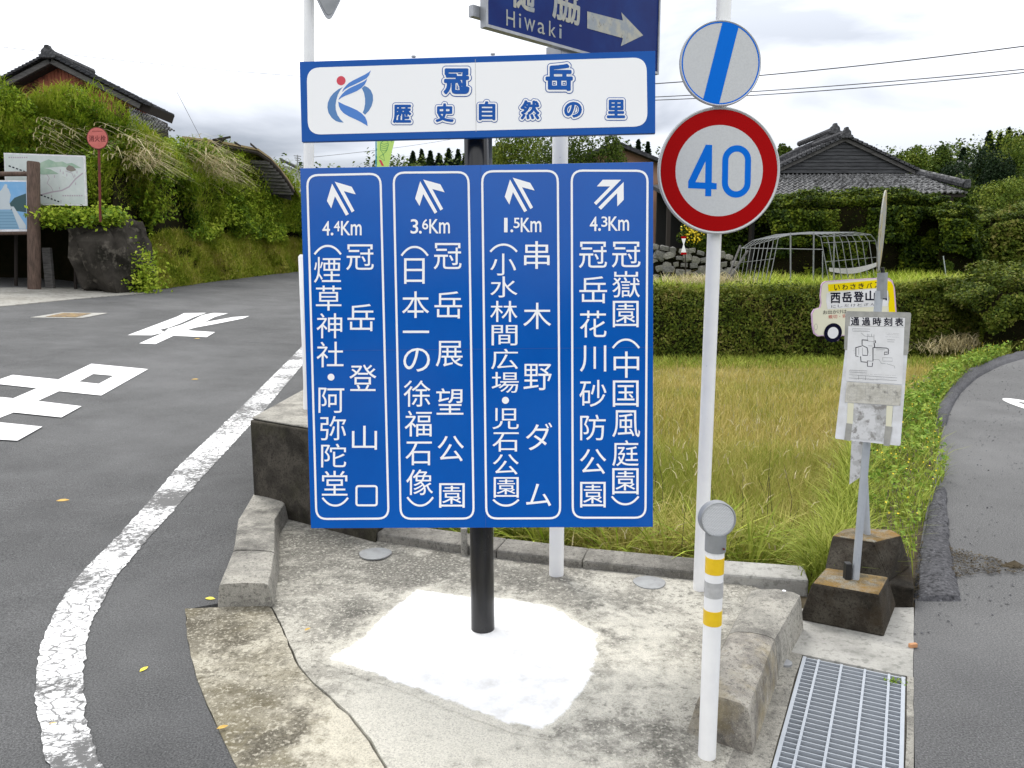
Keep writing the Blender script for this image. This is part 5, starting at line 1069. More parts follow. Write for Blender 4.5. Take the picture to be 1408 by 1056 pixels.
hedge('shrub_mound', [(1352, 430, 476), (1375, 402, 474), (1408, 400, 466), (1460, 396, 462)], 15.9, 1.2, 'dark leafy mound beside the lane at right', 'leaf_ivy', 9000, .07, 'shrub')
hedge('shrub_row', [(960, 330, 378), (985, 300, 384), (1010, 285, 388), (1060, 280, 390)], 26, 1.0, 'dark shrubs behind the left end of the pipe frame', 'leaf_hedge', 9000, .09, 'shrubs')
c = P(951, 322, 22.2); t = thing('flowering_shrub', c + [0, 0, -.5], 'yellow flowering shrub beside the dark shed', 'shrub'); pc, nn = crown_leaves(c, (.42, .4, .42), 1400, .06); build_np('foliage', leaf_quads(pc, nn, .07), 4, M['leaf_hedge'], t); pc, nn = crown_leaves(c + [0, -.1, .05], (.42, .38, .4), 170, .06); build_np('blossom', leaf_quads(pc, nn + [0, -1, 0], .06, .9, .3), 4, M['flower'], t)

# pipe frame of the greenhouse
gh = thing('greenhouse_frame', P(1100, 398, 20), 'bare steel pipe greenhouse frame on the terrace', 'frame')
def gh_hoop(i, n=9):
    t = i / (n - 1); Yh = 19.2 + 3.2 * t; L = P(1056 - 44 * t, 397 - 6 * t, Yh); R_ = P(1142 + 70 * t, 399 - 12 * t, Yh); ytop = 322 - 3 * t; zt_ = P(1100, ytop, Yh)[2]
    A1 = P(1070 - 50 * t, 328 + 13 * t, Yh); A2 = P(1130 + 74 * t, 334 - 3 * t, Yh)
    return [L, L * .4 + A1 * .6, A1, *[A1 + (A2 - A1) * f_ + [0, 0, (zt_ - (A1[2] + (A2[2] - A1[2]) * f_)) * g_] for f_, g_ in ((.08, .45), (.25, .82), (.5, 1), (.84, .98), (.96, .7))], A2, A2 * .6 + R_ * .4, R_]
hoops = [gh_hoop(i) for i in range(9)]
for h_ in hoops: MB().tube(h_, .010, 6).build('hoop', M['pipe'], gh, True)
for k in (1, 2, 3, 4, 5, 6, 7, 8, 9): MB().tube([h_[k] for h_ in hoops], .007, 6).build('purlin', M['pipe'], gh, True)
Yf = 19.1
for a, b, w_ in (((1087, 320, Yf), (1087, 399, Yf), .02), ((1119, 320, Yf), (1118, 400, Yf), .02), ((1147, 321, Yf + .3), (1146, 399, Yf + .3), .017), ((1131, 345, Yf), (1131, 399, Yf), .015), ((1016, 341, Yf + 1.5), (1132, 343, Yf), .014), ((1064, 398, Yf), (1146, 401, Yf), .014)):
    MB().tube([P(*a), P(*b)], w_ * .85, 6).build('strut', M['pipe'], gh, True)
for a, b in (((1018, 338, 20.2), (998, 388, 19.6)), ((1028, 345, 20.2), (1002, 384, 19.6))):
    MB().tube([P(*a), P(*b)], .03, 6).build('timber_prop', M['oldwood'], gh, True)
cl = []
for t in np.linspace(0, 1, 12): cl.append((P(1140 + 68 * t, 368 - 8 * t + 4 * math.sin(math.pi * t), 20.5), P(1140 + 68 * t, 373 - 8 * t + 7 * math.sin(math.pi * t), 20.45)))
mb = MB(); mb.add([p for q in cl for p in q], [(2 * i, 2 * i + 1, 2 * i + 3, 2 * i + 2) for i in range(11)]); mb.build('hanging_sheet', M['tape_grey'], gh)
# stone wall
sw = thing('stone_wall', P(935, 375, 21.5), 'rough field stone wall below the shed', 'wall')
MB().prism([P(895, 380, 21.8), P(1010, 395, 21.8), P(1010, 352, 21.8), P(895, 336, 21.8)], (0, .6, 0)).build('wall_core', M['bankdark'], sw)
def stone_mesh():
    mb = MB(); n, m = 8, 5; vs = []
    for j in range(m):
        ph = math.pi * (j + .5) / m
        for i in range(n): th = 2 * math.pi * i / n; d_ = np.array([math.sin(ph) * math.cos(th), math.sin(ph) * math.sin(th), math.cos(ph)]); vs.append(np.sign(d_) * np.abs(d_) ** .55 * [1, .7, 1] * random.uniform(.72, 1.12))
    mb.add(vs, [(j * n + i, j * n + (i + 1) % n, (j + 1) * n + (i + 1) % n, (j + 1) * n + i) for j in range(m - 1) for i in range(n)] + [tuple(range(n))[::-1], tuple(range((m - 1) * n, m * n))]); return mb
stm = []
for k in range(5): o = stone_mesh().build('stone', M['stone' if k % 2 else 'stone_pale'], None, False); stm.append(o.data); bpy.data.objects.remove(o)
for r in range(5):
    for i in range(9):
        px_ = 902 + i * 12.5 + (6 if r % 2 else 0) + random.uniform(-2.5, 2.5); py_ = 340 + r * 10 + (px_ - 900) * .13 + random.uniform(-2, 2)
        if py_ > 388: continue
        o = bpy.data.objects.new('stone', random.choice(stm)); COL.objects.link(o); o.parent = sw; o.location = Vector(P(px_, py_, 21.7) - wloc(sw)); s_ = .135 * random.uniform(.7, 1.2); o.scale = (s_ * random.uniform(.9, 1.2), s_, s_ * random.uniform(.6, .95)); o.rotation_euler = (random.uniform(-.15, .15), random.uniform(-.35, .35), random.choice((0, math.pi)) + random.uniform(-.3, .3))
# red and white marker
mk = thing('marker_post', P(942, 375, 19), 'small red and white marker on a thin stake', 'marker'); MB().tube([P(942, 345, 19), P(943, 378, 19)], .014, 6).build('stake', M['darkwood'], mk)
MK = Plane(P(940, 335, 18.98), (1, 0, 0), (0, 0, 1))
mb = MB()
for q, mi in (([(936, 325), (944, 325), (943, 328), (937, 328)], 1), ([(937, 328), (943, 328), (940.5, 336), (939.5, 336)], 0), ([(939.5, 336), (940.5, 336), (943.5, 347), (936.5, 347)], 0), ([(936.5, 347), (943.5, 347), (944, 350), (936, 350)], 1)):
    mb.prism([MK.wp(x, y) for x, y in q][::-1], (0, -.01, 0), mi)
mb.build('marker_plate', [M['white'], M['sgn_red']], mk)

# ------------------------------------------------------------------ buildings
def tiled_plane(name, TLp, TRp, BRp, BLp, nc, nr, mat, parent, amp=.05):
    """pantiles: each row steps down over the next, each column humps"""
    TLp, TRp, BRp, BLp = (np.array(p, float) for p in (TLp, TRp, BRp, BLp)); nrm = unit(np.cross(TRp - TLp, BLp - TLp)); nrm = nrm if nrm[2] > 0 else -nrm; mb = MB()
    prof = [(0, 0), (.14, .75), (.3, 1), (.46, .75), (.6, 0), (.8, -.1)]
    for r in range(nr):
        for s_ in (0, 1):
            pass
        v0, v1 = r / nr, (r + 1) / nr; row = []
        for c in range(nc):
            jz = random.uniform(-.15, .15) * amp
            for u_, h_ in prof: row.append(((c + u_) / nc, h_ * amp + jz))
        row.append((1, 0)); k = len(row); vs = []
        for v, lift in ((v0, 0.0), (v1, amp * .75)):
            for u, h_ in row: p = (TLp * (1 - v) + BLp * v) * (1 - u) + (TRp * (1 - v) + BRp * v) * u; vs.append(p + nrm * (h_ + lift))
        for u, h_ in row: p = (TLp * (1 - v1) + BLp * v1) * (1 - u) + (TRp * (1 - v1) + BRp * v1) * u; vs.append(p + nrm * (h_ * .9 - amp * .1))
        mb.add(vs, [(i, i + 1, k + i + 1, k + i) for i in range(k - 1)] + [(k + i, k + i + 1, 2 * k + i + 1, 2 * k + i) for i in range(k - 1)])
    o = mb.build(name, mat, parent, False); o['kind'] = 'stuff'; return o
Yh = 31.0
hs_ = thing('tiled_house', P(1180, 330, Yh), 'old house with grey tiled roof and plank gable behind the hedge', 'house')
wl, wr_ = P(1010, 262, Yh + 1.2), P(1312, 262, Yh + 1.2); g0 = 1.0
MB().prism([(wl[0], wl[1], g0), (wr_[0], wr_[1], g0), (wr_[0], wr_[1] + 7, g0), (wl[0], wl[1] + 7, g0)], (0, 0, wl[2] - g0 + .1)).build('wall', M['darkwood'], hs_)
eTL, eTR, eBR, eBL = P(1000, 240, Yh + 1.6), P(1258, 240, Yh + 1.6), P(1330, 266, Yh), P(960, 269, Yh)
tiled_plane('skirt_roof', eTL, eTR, eBR, eBL, 44, 8, M['tile_pale'], hs_, .06)
tiled_plane('side_roof', eTR, eTR + np.array([0, 6, 0]), eBR + np.array([0, 8, .05]), eBR, 30, 8, M['tile'], hs_, .05)
MB().prism([eBL + [0, .06, -.12], eBR + [-.02, .06, -.12], eBR + [-.02, .06, -.02], eBL + [0, .06, -.02]], (0, .3, 0)).build('eave_board', M['darkwood'], hs_)
hr0, hr1 = eTR + [0, 0, .05], eBR + [-.1, .05, .35]
MB().tube([hr0, hr0 * .6 + hr1 * .4 + [0, 0, .03], hr1], [.13, .13, .15], 8).build('hip_ridge', M['tile'], hs_, True)
MB().tube([hr0 + [0, 0, .14], hr1 + [0, 0, .11]], .06, 8).build('ridge_cap', M['tile_pale'], hs_, True)
MB().box(hr1 + [.05, -.08, .0], (.22, .2, .34)).build('ridge_end', M['tile'], hs_, False, .05)
Yg = Yh + 1.55; ap_ = P(1160, 194, Yg); gl, gr_ = P(1066, 238, Yg), P(1253, 238, Yg)
nbd = 9
for k in range(nbd):
    y0 = gl[2] + (ap_[2] - gl[2]) * k / nbd; y1 = gl[2] + (ap_[2] - gl[2]) * (k + 1) / nbd - .012
    f0_ = k / nbd; f1_ = (k + 1) / nbd - .01; xa, xb = gl[0] + (ap_[0] - gl[0]) * f0_, gr_[0] + (ap_[0] - gr_[0]) * f0_; xc, xd = gr_[0] + (ap_[0] - gr_[0]) * f1_, gl[0] + (ap_[0] - gl[0]) * f1_; dy = -.02
    mb = MB(); mb.add([(xa, Yg + dy - .03, y0), (xb, Yg + dy - .03, y0), (xc, Yg + dy, y1), (xd, Yg + dy, y1), (xa, Yg + .05, y0), (xb, Yg + .05, y0), (xc, Yg + .05, y1), (xd, Yg + .05, y1)], [(0, 1, 2, 3), (5, 4, 7, 6), (4, 5, 1, 0), (3, 2, 6, 7), (1, 5, 6, 2), (4, 0, 3, 7)]); mb.build('plank', M['oldwood_p'], hs_)
def barge(a, b, name, w_, d0, mat, parent, lift=0):
    a = np.array(a); b = np.array(b); up = np.array([0, 0, w_]); MB().prism([a + [0, d0, lift], b + [0, d0, lift], b + up + [0, d0, lift], a + up + [0, d0, lift]], (0, .08, 0)).build(name, mat, parent)
for e_ in (gl, gr_):
    a = e_ + (e_ - ap_) * .03; barge(a, ap_, 'barge_board', .14, -.14, M['oldwood'], hs_, -.02)
    # verge tiles: a stepped row up the slope
    mb = MB(); k = 15
    for i in range(k):
        p = a + (ap_ - a) * (i + .5) / k; d = unit(ap_ - a); L_ = np.linalg.norm(ap_ - a) / k * .6
        nrm_ = np.array([-d[2], 0, d[0]]); nrm_ = nrm_ if nrm_[2] > 0 else -nrm_
        q = [p - d * L_ + nrm_ * .14 + [0, -.25, 0], p + d * L_ + nrm_ * .12 + [0, -.25, 0], p + d * L_ + nrm_ * .2 + [0, -.25, 0], p - d * L_ + nrm_ * .24 + [0, -.25, 0]]
        mb.prism(q, (0, .45, 0))
    o = mb.build('verge_tiles', M['tile'], hs_); o['kind'] = 'stuff'
    s_ = np.array([0, 5.5, 0]); d = unit(ap_ - a); nrm_ = np.array([-d[2], 0, d[0]]); nrm_ = nrm_ if nrm_[2] > 0 else -nrm_
    tiled_plane('main_roof', ap_ + nrm_ * .14 + [0, .2, 0], ap_ + nrm_ * .14 + s_, a + nrm_ * .14 + s_, a + nrm_ * .14 + [0, .2, 0], 20, 14, M['tile'], hs_, .05)
def oni(c, w_, h_, name, mat, parent):
    mb = MB(); pts = [(-.5, 0), (-.62, .25), (-.42, .3), (-.38, .6), (-.18, .8), (-.12, 1), (.12, 1), (.18, .8), (.38, .6), (.42, .3), (.62, .25), (.5, 0)]; mb.prism([(c[0] + x * w_, c[1], c[2] + y * h_) for x, y in pts], (0, .22, 0)); return mb.build(name, mat, parent, False, .02)
oni(ap_ + [0, -.3, .08], .42, .42, 'ridge_ornament', M['tile'], hs_)
MB().tube([ap_ + [0, -.15, .3], ap_ + [0, 5.6, .3]], .12, 8).build('ridge', M['tile'], hs_, True)
Yb2 = Yg + 3.5; ap2 = P(1143.5, 189, Yb2); l2 = P(1040, 240, Yb2)
hb = thing('rear_roof', (ap2[0], Yb2, 4), 'second taller tiled roof just behind the plank gable', 'house')
r2 = ap2 + np.array([ap2[0] - l2[0], 0, -(ap2[2] - l2[2])])
MB().prism([l2, r2, ap2], (0, 4, 0)).build('gable', M['oldwood_p'], hb)
for e_ in (l2, r2):
    d = unit(ap2 - e_); nrm_ = np.array([-d[2], 0, d[0]]); nrm_ = nrm_ if nrm_[2] > 0 else -nrm_
    tiled_plane('roof', ap2 + nrm_ * .08 + [0, -.3, 0], ap2 + nrm_ * .08 + [0, 4, 0], e_ + nrm_ * .08 + [0, 4, 0], e_ + nrm_ * .08 + [0, -.3, 0], 18, 16, M['tile'], hb, .05)
    MB().prism([e_ + [0, -.32, 0], ap2 + [0, -.32, 0], ap2 + nrm_ * .22 + [0, -.32, 0], e_ + nrm_ * .22 + [0, -.32, 0]], (0, .2, 0)).build('verge', M['tile'], hb)
oni(ap2 + [0, -.4, .1], .5, .45, 'ridge_ornament', M['tile'], hb); MB().tube([ap2 + [0, -.2, .3], ap2 + [0, 4, .3]], .13, 8).build('ridge', M['tile'], hb, True)
MB().box((ap2[0], Yb2 + 2, 2.4), (4.6, 3.6, 3.4)).build('wall', M['darkwood'], hb)
# peach house and open shed
Yp = 30.0; ph = thing('peach_house', P(880, 330, Yp), 'peach walled house with dark sloping roof behind the signs', 'house')
w0, w1 = P(780, 330, Yp), P(912, 330, Yp); za = P(850, 206, Yp)[2]; ze = P(908, 226, Yp)[2]
MB().prism([(w0[0], Yp, 1), (w1[0] - .0, Yp, 1), (w1[0], Yp, ze), (P(850, 206, Yp)[0], Yp, za + .05), (P(790, 225, Yp)[0], Yp, ze), (w0[0], Yp, ze)], (0, 7, 0)).build('wall', M['peach'], ph)
a, b = P(848, 199, Yp - .4), P(915, 226, Yp - .4); MB().prism([a, b, b + [0, 0, .13], a + [0, 0, .15]], (0, 7.6, 0)).build('roof', M['tile_dark'], ph)
b2 = P(778, 228, Yp - .4); MB().prism([b2, a, a + [0, 0, .15], b2 + [0, 0, .13]], (0, 7.6, 0)).build('roof', M['tile_dark'], ph)
for px_ in (905.5, 909.5): p = P(px_, 280, Yp - .1); MB().box((p[0], p[1], 2.9), (.07, .07, 3.2)).build('downpipe', M['offwhite'], ph)
q = P(908, 300, Yp - .3); MB().box((q[0], q[1], P(908, 300, Yp)[2]), (.2, .1, 1.4)).build('shutter', M['offwhite'], ph)
sh = thing('open_shed', P(940, 330, 27), 'dark open shed behind the speed limit sign', 'shed')
a, b = P(904, 262, 27.5), P(1010, 262, 27.5)
MB().prism([(a[0], 27.5, 1), (b[0], 27.5, 1), (b[0], 27.5, a[2]), (a[0], 27.5, a[2])], (0, .15, 0)).build('back_wall', M['dark'], sh)
MB().prism([(a[0] - .2, 25.2, a[2] - .35), (b[0] + .2, 25.2, a[2] - .35), (b[0] + .2, 27.8, a[2] + .1), (a[0] - .2, 27.8, a[2] + .1)], (0, 0, .12)).build('roof', M['tile_dark'], sh)
for x_ in (a[0], b[0]): MB().box((x_, 25.4, (a[2] + 1) / 2 - .1), (.12, .12, a[2] - 1.1)).build('post', M['darkwood'], sh)
MB().prism([(b[0], 25.3, 1), (b[0], 27.5, 1), (b[0], 27.5, a[2] - .1), (b[0], 25.3, a[2] - .3)], (.08, 0, 0)).build('side_wall', M['dark'], sh)
# far small roofs on the hillside
fr = thing('hillside_house', P(1325, 235, 62), 'small distant house with pale tiled roofs on the hillside', 'house')
MB().box(P(1328, 238, 63), (1.4, 3, .9)).build('wall', M['oldwood'], fr)
for (a, b, c, d) in (((1316, 222), (1330, 224), (1340, 230), (1322, 229)), ((1318, 234), (1328, 236), (1336, 243), (1320, 241))):
    tiled_plane('roof', P(*a, 62), P(*b, 62), P(*c, 60.5), P(*d, 60.5), 8, 4, M['tile_pale'], fr, .08)

# ------------------------------------------------------------------ left bank, boulder, boards
rk0 = G(165, 402)[1] + .35
xs = [-320, -100, 0, 60, 110, 160, 200, 250, 300, 350, 400, 440, 500]
prof = {-320: ((405, 1.6), (330, 1.2), (200, 1.0), (105, 3)), -100: ((402, 3.0), (325, 2.6), (200, 1.9), (112, 3.6)), 0: ((400, 3.0), (320, 2.8), (200, 1.9), (124, 3.6)), 60: ((400, 3.2), (320, 2.9), (200, 1.9), (124, 3.6)), 110: ((400, 2.4), (320, 2.2), (205, 1.6), (134, 3.4)),
        160: ((400, .3), (310, .5), (220, 1.2), (174, 3)), 200: ((399, 0), (322, 1.2), (240, 1.5), (184, 3)), 250: ((393, 0), (316, 1.9), (250, 1.9), (188, 3.2)), 300: ((386, 0), (318, 2.0), (262, 2.0), (194, 3.4)), 350: ((380, 0), (322, 2.0), (272, 2.1), (208, 3.6)),
        400: ((374, 0), (330, 1.6), (285, 1.6), (240, 2.4)), 440: ((371, 0), (345, .7), (310, 1.4), (285, 2.2)), 500: ((368, 0), (355, .5), (340, 1), (325, 2))}
st = []
for x_ in xs:
    b0 = G(x_, prof[x_][0][0]); Y0 = b0[1]; col = [P(x_, y_ + (0 if k < 2 else (8 if k == 2 else 20)), Y0 + dy) for k, (y_, dy) in enumerate(prof[x_])]; col[0][2] -= .1; col.append(col[-1] + [-.3, 4.0, -.1]); st.append(col)
gB = bank_surface(st, 26, .8, 12); tag(grid_np('hillside_bank', gB, M['bankdark']), 'high overgrown bank along the left road', kind='structure')
tb_ = st[-1]; 
ur_ = lambda a, b: ((np.interp(a, xs, range(len(xs)))) / (len(xs) - 1), (np.interp(b, xs, range(len(xs)))) / (len(xs) - 1))
pq, nn = surf_scatter(gB, 90000, .6, 1.0, (.30, .80), ur_(-320, 500)); nn = nn + [0, 0, .5]
tag(build_np('bank_foliage', leaf_quads(pq, nn, rng.uniform(.07, .15, len(pq)), .45, .7, .3), 4, M['leaf_bank']), 'dense leafy growth hanging over the left bank', kind='stuff')
pq, nn = surf_scatter(gB, 46000, .15, 1.2, (.0, .23), ur_(198, 500)); tag(build_np('bank_grass', blades(pq, rng.uniform(.06, .26, len(pq)) * (.4 + 1.2 * vnoise(pq, 1.3)), .022, rng.uniform(.3, 1.8, len(pq)), 2), 4, M['slope_grass']), 'yellow green grass on the lower slope of the left bank', kind='stuff')
pq, nn = surf_scatter(gB, 5000, .12, 1.2, (.0, .22), ur_(198, 500)); tag(build_np('bank_weeds', leaf_quads(pq, nn + [0, 0, .5], rng.uniform(.06, .14, len(pq)), .6, .8), 4, M['leaf_bank']), 'low leafy weeds at the foot of the left bank', kind='stuff')
pq, nn = surf_scatter(gB, 30000, .6, .9, (.33, .77), ur_(-50, 430)); tag(build_np('tall_bank_grass', blades(pq, rng.uniform(.12, .38, len(pq)), .020, rng.uniform(1.0, 2.6, len(pq)), 3, np.tile([.55, -.8, 0], (len(pq), 1))), 4, M['tuft']), 'long arching grass along the top of the left bank', kind='stuff')
pq, nn = surf_scatter(gB, 16000, .55, 1.2, (.20, .36), ur_(198, 500)); kp = vnoise(pq, 1.1) > .5; pq, nn = pq[kp], nn[kp]
tag(build_np('overhang_leaves', leaf_quads(pq, nn + [0, -.3, .5], rng.uniform(.07, .15, len(pq)), .45, .7, .5), 4, M['leaf_bank']), 'ragged leaves hanging over the grassy slope', kind='stuff')
q = P(196, 385, rk0) + rng.normal(0, 1, (1500, 3)) * [.22, .2, .35]
tag(build_np('boulder_weeds', leaf_quads(q, np.tile([0, -.6, .6], (1500, 1)), rng.uniform(.06, .13, 1500), .5, .7), 4, M['leaf_bank']), 'leafy weeds crowding the right side of the boulder', kind='stuff')
# straw tussocks drooping out of the bank
k = 0
for px_, py_, ns_ in ((190, 205, 30), (214, 224, 170), (288, 218, 120), (304, 236, 200), (152, 202, 20), (88, 194, 30)):
    c = G(px_, prof[min(xs, key=lambda q: abs(q - px_))][0][0]); c = P(px_, py_, c[1] + 1.0); q = np.repeat(c[None], ns_, 0) + rng.normal(0, 1, (ns_, 3)) * [.28, .2, .20] + [0, -.6, 0]
    names = ['thin straw tussock right of the hydrant sign', 'pale straw tussock drooping near the middle of the bank', 'upper straw tussock below the ruined shed roof', 'large drooping straw tussock nearest the blue sign', 'small straw tussock beside the hydrant disc', 'straw tussock above the map board']
    t_ = build_np('grass_tussock', blades(q, rng.uniform(.35, .62, ns_), .022, rng.uniform(1.0, 2.2, ns_), 6, np.tile([1.1, -.35, 0], (ns_, 1)), .85), 4, M['blade_straw']); tag(t_, names[k], 'grass tuft', 'straw tussocks on the left bank'); t_['kind'] = 'stuff'; k += 1
# boulder
rk = G(165, 402); mb = MB(); vs = []; n_, m_ = 30, 16
top_l = P(118, 303, rk[1] - .2); 
cx_ = P(157, 354, rk[1] + .55); rx_, rz_ = 43 * rk[1] / F, 54 * rk[1] / F
for j in range(m_ + 1):
    ph_ = math.pi * j / m_
    for i in range(n_):
        th = 2 * math.pi * i / n_; d = np.array([math.sin(ph_) * math.cos(th), math.sin(ph_) * math.sin(th), math.cos(ph_)]); s_ = np.sign(d) * np.abs(d) ** .62
        skew = np.array([(-s_[2] * .22 + .05) * rx_, 0, 0]); vs.append(cx_ + s_ * [rx_ * .85, 1.0, rz_] + skew + d * ((vnoise(np.array(d * 3 + 5), .9) - .5) * .5 + (vnoise(np.array(d * 9 + 5), 1.) - .5) * .16))
mb.add(vs, [(j * n_ + i, (j + 1) * n_ + i, (j + 1) * n_ + (i + 1) % n_, j * n_ + (i + 1) % n_) for j in range(m_) for i in range(n_)])
tag(mb.build('boulder', M['rock'], None, True), 'big dark boulder at the roadside under the hydrant sign', 'boulder')
q = np.array([P(x_, 299 + 4 * math.sin(x_ * .3), rk[1] - .15) for x_ in np.linspace(55, 165, 3200)]) + rng.normal(0, 1, (3200, 3)) * [.1, .25, .09]
tag(build_np('hanging_leaves', leaf_quads(q, np.tile([0, -.5, .8], (3200, 1)), rng.uniform(.06, .14, 3200), .6, .7), 4, M['leaf_bank']), 'leafy fringe over the boulder and below the map board', kind='stuff')
# wooden notice board with photograph
Yw = G(48, 398)[1]; wb = thing('notice_board', G(48, 396), 'log framed notice board with a photo poster at left', 'notice board')
g_ = G(48, 396)
MB().tube([P(47, 396, Yw) + [0, 0, -.05], P(46, 224, Yw), P(46, 222, Yw)], [.14, .135, .12], 14).build('log_post', M['logpost'], wb, True)
MB().tube([P(-130, 396, Yw) + [0, 0, -.05], P(-132, 222, Yw)], .135, 14).build('log_post', M['logpost'], wb, True)
MB().tube([P(-130, 240, Yw + .02), P(44, 239, Yw + .02)], .055, 10).build('rail', M['logpost'], wb, True); MB().tube([P(-130, 322, Yw + .02), P(44, 320, Yw + .02)], .05, 10).build('rail', M['logpost'], wb, True)
NPp = Plane(P(0, 283, Yw - .03), (1, 0, 0), (0, 0, 1))
pf = quad(NPp, 'poster_frame', [(-125, 247), (39, 248), (40, 318), (-125, 320)], M['board_white'], wb, -.03, .03)
quad(NPp, 'poster_sky', [(-122, 249), (36, 250), (37, 315), (-122, 317)], M['poster_sky'], pf, .0005, .001)
quad(NPp, 'poster_trees', [(13, 280), (20, 272), (30, 268), (36, 266), (36, 292), (15, 289)], M['poster_tree'], pf, .002, .001)
quad(NPp, 'poster_statue', [(-10, 288), (16, 288), (13, 278), (15, 268), (12, 260), (10, 258), (10, 254), (7, 253), (5, 256), (3, 260), (-2, 265), (0, 276)], M['poster_stone'], pf, .0035, .001)
quad(NPp, 'poster_steps', [(-122, 289), (18, 289), (26, 314.5), (-122, 316)], M['poster_steps'], pf, .005, .001)
for k in range(6): quad(NPp, 'poster_step', [(-122, 292 + k * 4), (18 + k * 1.3, 292 + k * 4), (18.5 + k * 1.3, 293.3 + k * 4), (-122, 293.3 + k * 4)], M['poster_steps2'], pf, .0065, .0005)
quad(NPp, 'poster_rail', [(15, 284), (19, 284), (36, 310), (36, 314.5), (27, 314.5)], M['poster_stone'], pf, .0075, .0005)
# short stake
p = G(66, 397); mb = MB(); mb.box((p[0], p[1] + .1, p[2] + .46), (.19, .12, 1.0)); tag(mb.build('wooden_stake', M['oldwood'], None, False, .015), 'short grey wooden stake right of the log post', 'stake')
# map board
Ym = G(48, 398)[1] + .45; mpb = thing('map_board', P(62, 330, Ym), 'pale map board on the bank behind the log post', 'map board')
MP = Plane(P(62, 245, Ym), (1, -.03, 0), (0, 0, 1))
mf = quad(MP, 'board', [(5, 210), (116, 214), (119, 283), (8, 281)], M['board_white'], mpb, -.05, .05)
quad(MP, 'map_sheet', [(7, 212), (114.5, 216), (117, 281), (10, 279.5)], M['map_white'], mf, .001, .001)
quad(MP, 'hills', [(36, 230), (53, 225), (67, 219), (77, 223), (86, 222), (92, 225), (99, 224), (112, 231), (100, 231), (84, 229), (60, 231)], M['map_green'], mf, .003, .001)
quad(MP, 'near_hills', [(36, 238), (55, 230), (70, 233), (81, 239), (60, 240)], M['map_green'], mf, .0045, .001)
quad(MP, 'wood_patch', [(91, 231), (95, 227), (101, 229), (105, 234), (98, 236), (92, 234)], pmat('map_brown', (.22, .19, .17), .7), mf, .006, .001)
mb = MB(); ribbon(mb, MP, [MP.uv(*p) for p in ((56, 268), (72, 264), (85, 262), (95, 257), (104, 246), (114, 238))], .03, .0035); ribbon(mb, MP, [MP.uv(*p) for p in ((64, 239), (68, 245), (65, 252), (71, 258), (73, 263))], .014, .0045); ribbon(mb, MP, [MP.uv(*p) for p in ((90, 235), (99, 238), (102, 245))], .014, .0045); mb.build('roads', M['map_line'], mf)
mb = MB()
for k in range(6): ribbon(mb, MP, [MP.uv(56 + k * 4.6, 268 + k * 1.7), MP.uv(58.6 + k * 4.6, 269 + k * 1.7)], .03, .004)
for k in range(5): ribbon(mb, MP, [MP.uv(12 + k * 5, 228 + k * 1.8), MP.uv(15 + k * 5, 229 + k * 1.8)], .03, .004)
mb.build('railway', M['ink'], mf)['kind'] = 'stuff'
mb = MB()
for k in range(9): ribbon(mb, MP, [MP.uv(12 + k * 3, 216.5), MP.uv(13.8 + k * 3, 216.6)], .03, .004)
for k in range(9): ribbon(mb, MP, [MP.uv(86 + k * 3.2, 269), MP.uv(88 + k * 3.2, 269.1)], .03, .004)
for x_, y_ in ((83, 233), (87, 236), (92, 239), (103, 240), (104, 251), (75, 241), (71, 268), (82, 257), (84, 275), (106, 235)): ribbon(mb, MP, [MP.uv(x_, y_), MP.uv(x_, y_ + 3.5)], .018, .004)
mb.build('captions', M['map_line'], mf)
for x_ in (22, 104): MB().tube([P(x_, 285, Ym + .12), P(x_, 404, Ym + .12)], .04, 8).build('leg', M['darkwood'], mpb, True); MB().tube([P(x_, 220, Ym + .10), P(x_, 286, Ym + .1)], .03, 8).build('leg', M['darkwood'], mpb, True)
# hydrant sign
Yd = 18.3; hy = thing('hydrant_sign', P(137, 300, Yd), 'round faded red hydrant sign on a rusty pole', 'sign')
MB().tube([P(138, 305, Yd), P(135.5, 178, Yd)], .028, 10).build('pole', M['rust'], hy, True)
HYp = Plane(P(134, 190, Yd - .05), (1, 0, 0), (0, 0, 1)); rH = 14.3 * Yd / F * 1.0; mb = MB(); nn_ = 40
mb.prism([HYp.w(rH * math.cos(2 * math.pi * i / nn_), rH * math.sin(2 * math.pi * i / nn_), -.01) for i in range(nn_)], HYp.n * .012); hd = mb.build('disc', M['rust'], hy)
mb = MB(); disc(mb, HYp, (0, 0), rH * .93, .004, n=40); mb.build('face', M['hydrant_red'], hd)
mb = MB()
for k, ch in enumerate('消火栓'): put_glyph(mb, HYp, ch, 122.3 + k * 8, 186.3, 129.4 + k * 8, 194.8, .006, 0, .003)
for k in range(9): ribbon(mb, HYp, [HYp.uv(127 + k * 1.6, 180.5), HYp.uv(128 + k * 1.6, 180.5)], .018, .006)
mb.build('lettering', M['hydrant_txt'], hd)['kind'] = 'stuff'

